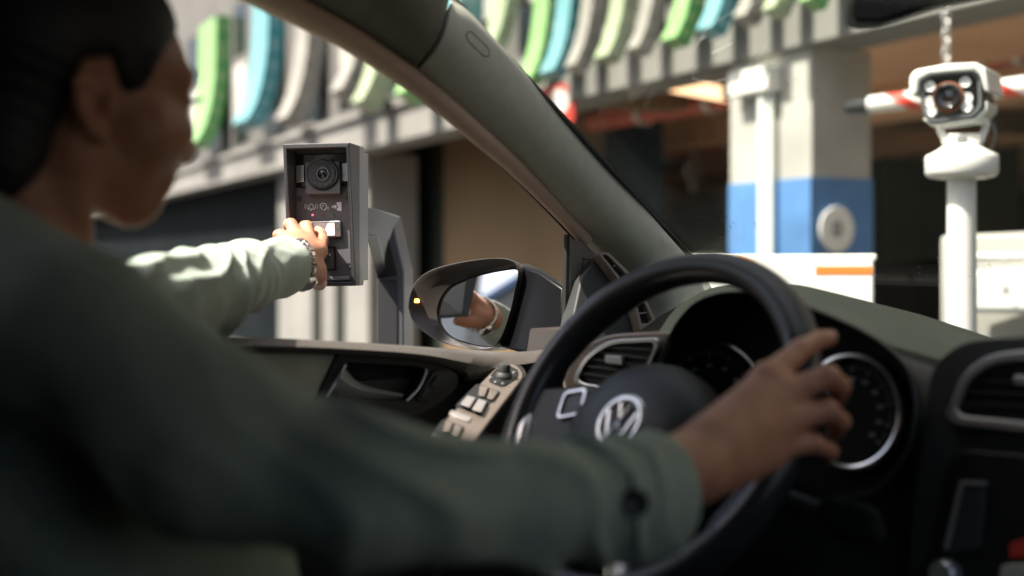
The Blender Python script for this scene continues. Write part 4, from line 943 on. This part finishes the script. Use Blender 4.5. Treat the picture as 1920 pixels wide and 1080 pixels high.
# ------------------------------------------------------------------ intercom on its gooseneck post
n0 = V(-.17, -.985, 0).normalized(); IP = plane_n(P(597, 402, 1.898), n0)
ic = empty('intercom', IP.at(600, 537), 'dark grey entry intercom with camera, white call button and card reader on a post', 'intercom')
out = [(530, 270), (655, 267), (667, 536), (541, 538)]
inn = [(537, 279), (649, 276), (659, 529), (549, 530)]
b = MB()                                                          # hood walls: deep at the top, shallow at the bottom
TB = {0: .045, 1: .045, 2: .012, 3: .012}
fo = [IP.at(*out[i], TB[i]) for i in range(4)]; fi = [IP.at(*inn[i], TB[i]) for i in range(4)]
bo = [fo[i] - n0 * (TB[i] + .006) for i in range(4)]; bi = [fi[i] - n0 * (TB[i] + .003) for i in range(4)]
vs = fo + fi + bo + bi; fs = []
for i in range(4):
    j = (i + 1) % 4; fs += [(i, j, 4+j, 4+i), (i, 8+i, 8+j, j), (4+i, 4+j, 12+j, 12+i)]
b.add(vs, fs); b.build('hood', M['ic_dark'], ic, bevel=.0012, smooth=False)
b = MB()                                                          # shell behind with chamfered back
bk = [p.copy() for p in bo]; cen = sum(bk, Vector()) / 4
r0 = bk; r1 = [p - n0 * .022 for p in bk]; r2 = [cen + (p - cen) * .93 - n0 * .036 for p in bk]; r3 = [cen + (p - cen) * .93 - n0 * .06 for p in bk]
b.loft([r0, r1, r2, r3], True, True); b.build('shell', M['ic_grey'], ic, bevel=.0015)
b = MB(); b.pp(IP, inn, -.006, -.001); b.build('front_plate', M['ic_plate'], ic)
b = MB()
for q in ([(549, 290), (651, 288), (652, 350), (551, 352)],): b.pp(IP, q, -.001, .004)
b.build('camera_recess', M['ic_black'], ic, bevel=.001)
b = MB(); b.pp(IP, rnd([(571, 303), (636, 302), (638, 363), (573, 364)], 2), .004, .014); cm = b.build('camera_module', M['ic_plate'], ic, bevel=.001)
for q in ([(555, 310), (570, 309), (570, 340), (555, 343)], [(640, 306), (653, 305), (654, 339), (640, 340)]):
    b = MB(); b.pp(IP, q, .004, .0065); b.build('sensor_window', M['steel'], ic, bevel=.0008)
b = MB(); b.ring(IP, circ(605, 326, 31, 31, 40), circ(605, 326, 27.5, 27.5, 40), .014, .0155); b.build('camera_ring', M['ic_black'], cm)
cpl = IP.at(605, 326, .014)
b = MB(); b.lathe(cpl, n0, [(.0, .0005), (.0200, .0005), (.0196, .0028), (.0125, .0024), (.0120, .0040), (.0095, .0044), (.009, .002), (0, .002)], 48, cap=False); b.build('dial', M['ic_dark'], cm, ang=25)
b = MB()
for i in range(12):
    a = R(i * 30); x, y = 605 + 21.5 * math.cos(a), 326 + 21.5 * math.sin(a); b.pp(IP, circ(x, y, 1.0, n=8), .016, .0173)
b.build('dial_dot', M['ic_black'], cm)
b = MB(); b.lathe(IP.at(605, 326, .0155), n0, [(0, .0042), (.004, .0036), (.0075, .0018), (.009, .0)], 32, cap=False); b.build('lens', M['ic_black'], cm)
b = MB(); b.lathe(IP.at(605, 326, .0175), n0, [(.0092, 0), (.0092, .0012), (.0083, .0012), (.0083, 0)], 32, cap=False); b.build('lens_rim', M['steel'], cm)
# printed symbols
def line(mb, px, wd=1.2, closed=False):
    pts = [IP.at(x, y, .0004) for x, y in px]; mb.tube(pts, wd / 1265 * .5, 6, closed=closed)
b = MB(); line(b, [(577, 392), (579, 390), (580, 385), (583.5, 382), (587, 385), (588, 390), (590, 392)], 1.6, True); line(b, [(582, 394), (585, 394)], 1.5)
for s_ in (-1, 1):
    for rr_ in (8.5, 12): line(b, [(583.5 + s_ * rr_ * math.cos(R(a)), 387 + rr_ * .75 * math.sin(R(a))) for a in (-32, -16, 0, 16, 32)], 1.1)
b.build('bell_symbol', M['white_ink'], ic)
b = MB(); line(b, [(604, 393), (603, 390), (600, 387), (601, 383), (605, 381), (610, 382), (612, 385), (613, 389), (611, 390), (610, 393), (607, 394)], 1.7); line(b, [(604, 385), (607, 386), (606, 388)], 1.4)
for rr_ in (3.5, 6.5): line(b, [(610 + rr_ * math.cos(R(a)), 391 + rr_ * .8 * math.sin(R(a))) for a in (-40, -20, 0, 20, 40)], 1.1)
b.build('speaking_head_symbol', M['white_ink'], ic)
b = MB(); b.pp(IP, [(622, 386), (627, 386), (627, 383), (632, 387.5), (627, 392), (627, 389), (622, 389)], 0, .0005)
b.pp(IP, [(631, 379.5), (640, 378.5), (640.5, 396), (631.5, 394.5), (631.4, 391), (634.5, 388), (631.2, 384)], 0, .0005); b.build('door_symbol', M['white_ink'], ic)
for (x, m, lab) in ((586, 'led_r', 'lit red indicator light'), (605, 'led_y', 'dim amber indicator light'), (626, 'led_g', 'dim green indicator light')):
    b = MB(); b.pp(IP, circ(x, 403, 1.7, n=14), 0, .001); b.build('indicator_light', M[m], ic)['label'] = lab
b = MB(); b.pp(IP, rnd([(566, 416), (638, 414), (639, 444), (568, 447)], 2), 0, .006); bt = b.build('call_button', M['steel'], ic, bevel=.0008)
b = MB(); b.pp(IP, [(570, 419), (627, 417.5), (628, 441.5), (571, 443.5)], .006, .0068); b.build('name_card', M['label'], bt)
b = MB(); b.ring(IP, circ(633, 429, 3.2, n=18), circ(633, 429, 2.3, n=18), .006, .0066); b.build('button_mark', M['post'], bt)
b = MB(); b.ring(IP, rnd([(594, 463), (629, 462), (630, 507), (596, 508)], 2), rnd([(597, 466), (626, 465), (627, 504), (599, 505)], 2), -.001, .0012); b.build('card_reader', M['ic_black'], ic)
b = MB()
for rr_ in (4, 7, 10): line(b, [(607 + rr_ * math.cos(R(a)), 486 + rr_ * math.sin(R(a))) for a in (-45, -25, 0, 25, 45)], 1.2)
b.build('wave_symbol', M['post'], ic)
for x, y in ((653, 371), (655, 497), (561, 373)):
    b = MB(); b.lathe(IP.at(x, y, -.001), n0, [(0, .001), (.0015, .001), (.0018, .0018), (.0042, .0018), (.0046, 0)], 20, cap=False); b.build('screw', M['ic_dark'], ic)
b = MB(); b.pp(IP, [(552, 520), (655, 518), (656, 525), (552, 527)], -.001, .004); b.build('lower_lip', M['ic_grey'], ic, bevel=.001)
# gooseneck
pd = 2.32
ps = empty('intercom_post', V(P(735, 500, pd).x, pd, 0), 'grey angled gooseneck post carrying the intercom outside the driver window', 'post')
gz = 490 + CZ * F / pd - 1
A_ = [(655, 383, 1.95), (686, 389, 2.02), (733, 403, pd), (757, 509, pd), (757, gz, pd), (708, gz, pd), (707, 522, pd), (686, 442, 2.02), (655, 436, 1.95)]
fr = [P(*q) for q in A_]; bkp = [p + V(.012, .07, 0) for p in fr]; n_ = len(fr)
b = MB(); b.add(fr + bkp, [(0, 1, 7, 8), (1, 2, 6, 7), (2, 3, 6), (3, 4, 5, 6), (n_, n_+8, n_+7, n_+1), (n_+1, n_+7, n_+6, n_+2), (n_+2, n_+6, n_+3), (n_+3, n_+6, n_+5, n_+4)] + [(i, (i + 1) % n_, n_ + (i + 1) % n_, n_ + i) for i in range(n_)])
b.build('post_frame', M['post'], ps, bevel=.003)
b = MB(); b.prism([P(x, y, pd - .002) for x, y in ((708.5, 524), (744, 524), (744, gz), (709.5, gz))], V(0, .004, 0)); b.build('front_inlay', M['post_dark'], ps)
def pq(x, y, t): return P(x, y, 2.02 + (pd - 2.02) * t - .002)
b = MB(); b.prism([pq(689, 447, .06), pq(727, 440, .88), pq(745, 517, 1), pq(709, 521, 1)], V(0, .004, 0)); b.build('bend_inlay', M['post_dark'], ps)
b = MB(); q = P(733, 500, pd + .03); b.box(V(q.x, q.y, .006), V(.12, 0, 0), V(0, .1, 0), V(0, 0, .006)); b.build('base_plate', M['post'], ps, bevel=.002)

# ------------------------------------------------------------------ surveillance camera on a white pole
D = 3.0; sc_ = F / D
cpn = plane_n(P(1780, 180, D), V(-.46, -.88, -.06)); ax = cpn.n
ctr = P(1803, 300, D + .02)
pole = empty('camera_pole', V(ctr.x, ctr.y, 0), 'white round pole standing in front of the windscreen under the surveillance camera', 'pole')
b = MB(); b.tube([V(ctr.x, ctr.y, 0), V(ctr.x, ctr.y, CZ + (HZ - 322) / F * D)], [.038, .033], 32); b.build('pole_shaft', M['white'], pole)
b = MB(); b.lathe(V(ctr.x, ctr.y, 0), UP, [(.1, 0), (.1, .012), (.045, .02), (.045, .05)], 32); b.build('pole_foot', M['white'], pole)
sec = empty('security_camera', V(ctr.x, ctr.y, CZ + (HZ - 333) / F * D), 'white bullet surveillance camera with black face on a white pole', 'security camera')
hood = [(1704, 178), (1705, 143), (1715, 131), (1772, 120), (1828, 117), (1848, 126), (1856, 172), (1846, 172), (1837, 141), (1826, 132), (1742, 140), (1723, 150), (1721, 172), (1714, 182)]
b = MB(); b.pp(cpn, hood, -.24, .03); b.build('sun_hood', M['white_cool'], sec, bevel=.006)
body = rnd([(1722, 150), (1742, 140.5), (1826, 132.5), (1839, 143), (1841, 200), (1826, 217), (1748, 230), (1731, 217)], 8)
b = MB(); b.pp(cpn, body, -.21, .012); cb = b.build('camera_body', M['cam_black'], sec, bevel=.003)
b = MB(); b.pp(cpn, [(1733, 221), (1749, 231.5), (1828, 219), (1846, 202), (1846, 190), (1852, 190), (1852, 206), (1832, 226), (1749, 238), (1730, 224)], -.17, .008); b.build('lower_shell', M['white_cool'], sec, bevel=.004)
b = MB(); b.ring(cpn, scale(body, 1.0), scale(body, .88), .012, .017); b.build('bezel', M['post'], sec)
b = MB(); b.pp(cpn, scale(body, .87), .012, .0135); b.build('face_glass', M['ic_black'], sec)
b = MB(); b.lathe(cpn.at(1779, 182, .0135), ax, [(.036, 0), (.036, .004), (.030, .006)], 40, cap=False); b.build('lens_collar', M['copper'], sec)
b = MB(); b.lathe(cpn.at(1778, 181, .0135), ax, [(.031, 0), (.031, .014), (.026, .016), (.024, .008), (.014, .004), (0, .007)], 40, cap=False); b.build('lens', M['lens'], sec)
for x, y in ((1744, 162), (1810, 154), (1744, 191), (1746, 209), (1814, 184), (1813, 200)):
    b = MB(); b.lathe(cpn.at(x, y, .0135), ax, [(.0125, 0), (.0125, .003), (.010, .0035), (.006, .001), (.003, .003), (0, .003)], 24, cap=False); b.build('infrared_led', M['irled'], sec)
cz = lambda y: CZ + (HZ - y) / F * D
b = MB(); cb0 = V(ctr.x, ctr.y, 0)
b.lathe(cb0, UP, [(0, cz(262)), (.028, cz(262)), (.034, cz(268)), (.060, cz(282)), (.080, cz(290)), (.083, cz(294)), (.083, cz(324)), (.076, cz(331)), (.058, cz(334)), (0, cz(334))], 48, cap=False); b.build('mount_dome', M['white'], sec, ang=40)
b = MB()
xr = V(1, -.2, 0).normalized()
for s_, (xa, xb) in ((-1, (1760, 1776)), (1, (1850, 1834))):
    a = P(xa, 226, D + .03); c = P(xb, 268, D + .02)
    b.tube([a, P((xa * .8 + xb * .2), 244, D + .03), c], [.011, .0105, .014], 12, sq=.8)
b.box(P(1805, 262, D + .02), xr * .036, V(.2, 1, 0).normalized() * .03, UP * .012)
b.box(P(1803, 228, D + .04), xr * .055, V(.2, 1, 0).normalized() * .03, UP * .006)
b.build('bracket', M['white'], sec, bevel=.004)
b = MB(); b.lathe(P(1803, 262, D + .02 - .032), V(.05, -1, 0), [(.013, 0), (.013, .003), (.009, .004), (.0, .004)], 24); b.build('bracket_bolt', M['zinc'], sec)

b = MB(); b.tube([P(1838, 205, D + .16), P(1862, 226, D + .17), P(1868, 258, D + .12), P(1856, 285, D + .06), P(1846, 296, D + .02)], .0045, 8); b.build('cable', M['cam_black'], sec)
# ------------------------------------------------------------------ barrier arm, cabinet, striped height bar
bp_ = plane_n(P(1400, 500, 2.95), V(-.30, -.95, 0)); pb = bp_.at(1150, 500, -.03)
ba = empty('boom_barrier', V(pb.x, pb.y, 0), 'white boom barrier arm with orange marks lowered in front of the car', 'barrier')
b = MB(); b.pp(bp_, [(1120, 479), (1643, 476), (1643, 487), (1638, 490), (1638, 586), (1120, 586)], -.045, 0); arm = b.build('boom', M['white'], ba, bevel=.004)
b = MB(); b.pp(bp_, [(1530, 500), (1636, 500), (1636, 514), (1530, 514)], 0, .0015); b.pp(bp_, [(1384, 481), (1412, 492), (1416, 502), (1390, 502)], 0, .0015); b.pp(bp_, [(1240, 500), (1346, 500), (1346, 514), (1240, 514)], 0, .0015); b.build('orange_mark', M['orange'], arm)
b = MB(); b.box(V(pb.x, pb.y + .12, .58), V(.10, 0, 0), V(0, .09, 0), V(0, 0, .58)); b.build('barrier_post', M['white_cool'], ba, bevel=.01)
c = P(1862, 490, 4.6)
cab = empty('barrier_cabinet', V(c.x, c.y + .2, 0), 'pale grey machine cabinet with a white side box behind the camera pole', 'cabinet')
p0, p1 = P(1764, 442, 4.6), P(1990, 432, 4.4)
b = MB(); b.prism([V(p0.x, p0.y, 0), V(p1.x, p1.y, 0), p1, p0], V(.2, .45, 0)); b.build('cabinet_body', M['concrete_white'], cab, bevel=.015)
q0, q1 = P(1812, 505, 4.25), P(1990, 500, 4.15)
b = MB(); b.prism([P(1812, 586, 4.25), P(1990, 590, 4.15), q1, q0], V(.05, .22, 0)); b.build('side_box', M['white_cool'], cab, bevel=.02)
b = MB(); b.tube([P(1800, 482, 4.25), P(1882, 482, 4.22), P(2000, 480, 4.15)], [.014, .013, .010], 14); b.tube([P(1880, 482, 4.22), P(1886, 482, 4.22)], .017, 14); b.build('rod', M['white'], cab)
b = MB(); b.box(P(1885, 545, 4.17), V(.008, 0, 0), V(0, .01, 0), V(0, 0, .012)); b.build('catch', M['zinc'], cab)
# striped bar: slanted rings of red and white
A, B_ = P(1632, 197, 5.3), P(2060, 143, 4.7); dv = (B_ - A); L = dv.length; dv.normalize(); u_ = UP - dv * dv.dot(UP); u_.normalize(); q_ = dv.cross(u_)
hb = empty('height_bar', (A + B_) / 2, 'red and white striped clearance bar hanging behind the surveillance camera', 'height bar')
b = MB(); rad = .036; k = 0; xs = [0]; 
while xs[-1] < L: xs.append(xs[-1] + (.12 if k % 2 == 0 else .075)); k += 1
for i in range(len(xs) - 1):
    rows = []
    for x in (xs[i], xs[i + 1]):
        rows.append([A + dv * (x + .05 * (-math.cos(a)) * (1 if x > 0 else 0)) + (u_ * math.cos(a) + q_ * math.sin(a)) * rad for a in [2 * math.pi * j / 24 for j in range(24)]])
    b.loft(rows, True, False, i % 2)
b.build('striped_tube', [M['white'], M['red']], hb, ang=60)
b = MB(); b.tube([A - dv * .11, A - dv * .09, A + dv * .004], [.022, .030, .032], 20); b.build('end_cap', M['cam_black'], hb)
for f_ in (.36, .95):
    b = MB(); p = A + dv * (L * f_) + UP * rad; top = CZ + ZB + .16; z = p.z; k = 0
    while z < top:
        cc = V(p.x, p.y, z + .022); e = V(.014, .004, 0) if k % 2 else V(-.004, .014, 0)
        b.tube([cc + e * math.cos(a) + UP * .024 * math.sin(a) for a in [2 * math.pi * j / 14 for j in range(14)]], .0055, 6, closed=True); z += .036; k += 1
    b.build('chain', M['zinc'], hb)
# ------------------------------------------------------------------ behind the car (seen in the wing mirror)
mn = MPn.n
def mray(px, py, dist):
    p = MPn.at(px, py) ; r = (p - CAMP).normalized(); q = r - mn * 2 * r.dot(mn)
    return p + q * (dist / math.hypot(q.x, q.y))
a, c = mray(800, 600, 13), mray(882, 600, 15)
a.z = c.z = 0
wb = empty('white_building', (a + c) / 2, 'white rendered building reflected at the left of the wing mirror', 'building')
dr = (c - a).normalized(); nb_ = V(dr.y, -dr.x, 0)
if nb_.dot(a - V(0, 0, 0)) < 0: nb_ = -nb_
a2 = a - dr * 6
b = MB(); b.prism([a2, c, c + UP * 9, a2 + UP * 9], nb_ * 5); b.build('wall', M['white'], wb)
b = MB(); b.prism([c - nb_ * .02, c - nb_ * .02 - dr * .12, c - nb_ * .02 - dr * .12 + UP * 9, c - nb_ * .02 + UP * 9], nb_ * -.06); b.build('downpipe', M['zinc'], wb)
for k in range(3):
    b = MB(); q = a2 + dr * (1.2 + 2.4 * k) + UP * 4.6; b.prism([q, q + dr * 1.1, q + dr * 1.1 + UP * 1.3, q + UP * 1.3], nb_ * -.03); b.build('window', M['glasswin'], wb)
# blue topped fence and trees
f0, f1 = mray(885, 560, 30), mray(985, 560, 26)
tz = mray(940, 548, 28).z
hb2 = empty('blue_roof_hall', V((f0.x + f1.x) / 2, (f0.y + f1.y) / 2, 0), 'low hall with a blue roof edge far behind the trees in the wing mirror', 'building')
q0, q1 = V(f0.x, f0.y, 0), V(f1.x + (f1.x - f0.x), f1.y + (f1.y - f0.y), 0); q0 = q0 - (q1 - q0) * .4
nn = V((q1 - q0).y, -(q1 - q0).x, 0).normalized()
if nn.dot(q0) < 0: nn = -nn
b = MB(); b.prism([q0, q1, q1 + UP * (tz - .15), q0 + UP * (tz - .15)], nn * 4); b.build('wall', M['concrete'], hb2)
b = MB(); b.prism([q0 + UP * (tz - .15) - nn * .2, q1 + UP * (tz - .15) - nn * .2, q1 + UP * tz - nn * .2, q0 + UP * tz - nn * .2], nn * 4.4); b.build('roof', M['blue'], hb2)
def tree(base, h, r, seed, lab):
    rg = random.Random(seed); t = empty('tree', base, lab, 'tree', 'trees behind the car')
    b = MB(); b.tube([base, base + V(.1, .05, h * .3), base + V(.05, .1, h * .62), base + V(.1, 0, h * .9)], [.14, .11, .07, .03], 8)
    for i in range(7):
        z = h * rg.uniform(.3, .7); a_ = rg.uniform(0, 6.28); b.tube([base + UP * z, base + V(math.cos(a_) * r * .4, math.sin(a_) * r * .4, z + h * .12), base + V(math.cos(a_) * r * .8, math.sin(a_) * r * .8, z + h * .2)], [.05, .035, .015], 6)
    b.build('trunk', M['bark'], t)
    b = MB(); cl = [(base + V(rg.gauss(0, r * .45), rg.gauss(0, r * .45), h * rg.uniform(.28, 1.0)), rg.uniform(.25, .5) * r) for _ in range(26)]
    for c_, cr in cl:
        for i in range(110):
            p = c_ + V(rg.gauss(0, 1), rg.gauss(0, 1), rg.gauss(0, .8)) * cr * .5; u = V(rg.gauss(0, 1), rg.gauss(0, 1), rg.gauss(0, 1)).normalized(); v = u.orthogonal().normalized(); s_ = rg.uniform(.05, .10)
            b.add([p - u * s_, p + v * s_ * .5, p + u * s_, p - v * s_ * .5], [(0, 1, 2, 3)])
    b.build('crown', M['leaf'], t, smooth=False, flip=False)
for i, (px, d_, h_, lab) in enumerate(((890, 17, 2.6, 'short leafy tree beside the white building in the wing mirror'), (915, 19, 3.4, 'middle leafy tree of the row seen in the wing mirror'), (945, 16, 2.7, 'leafy tree nearest the mirror edge behind the car'))):
    p = mray(px, 620, d_); p.z = 0; tree(p, h_, h_ * .36, i + 4, lab)
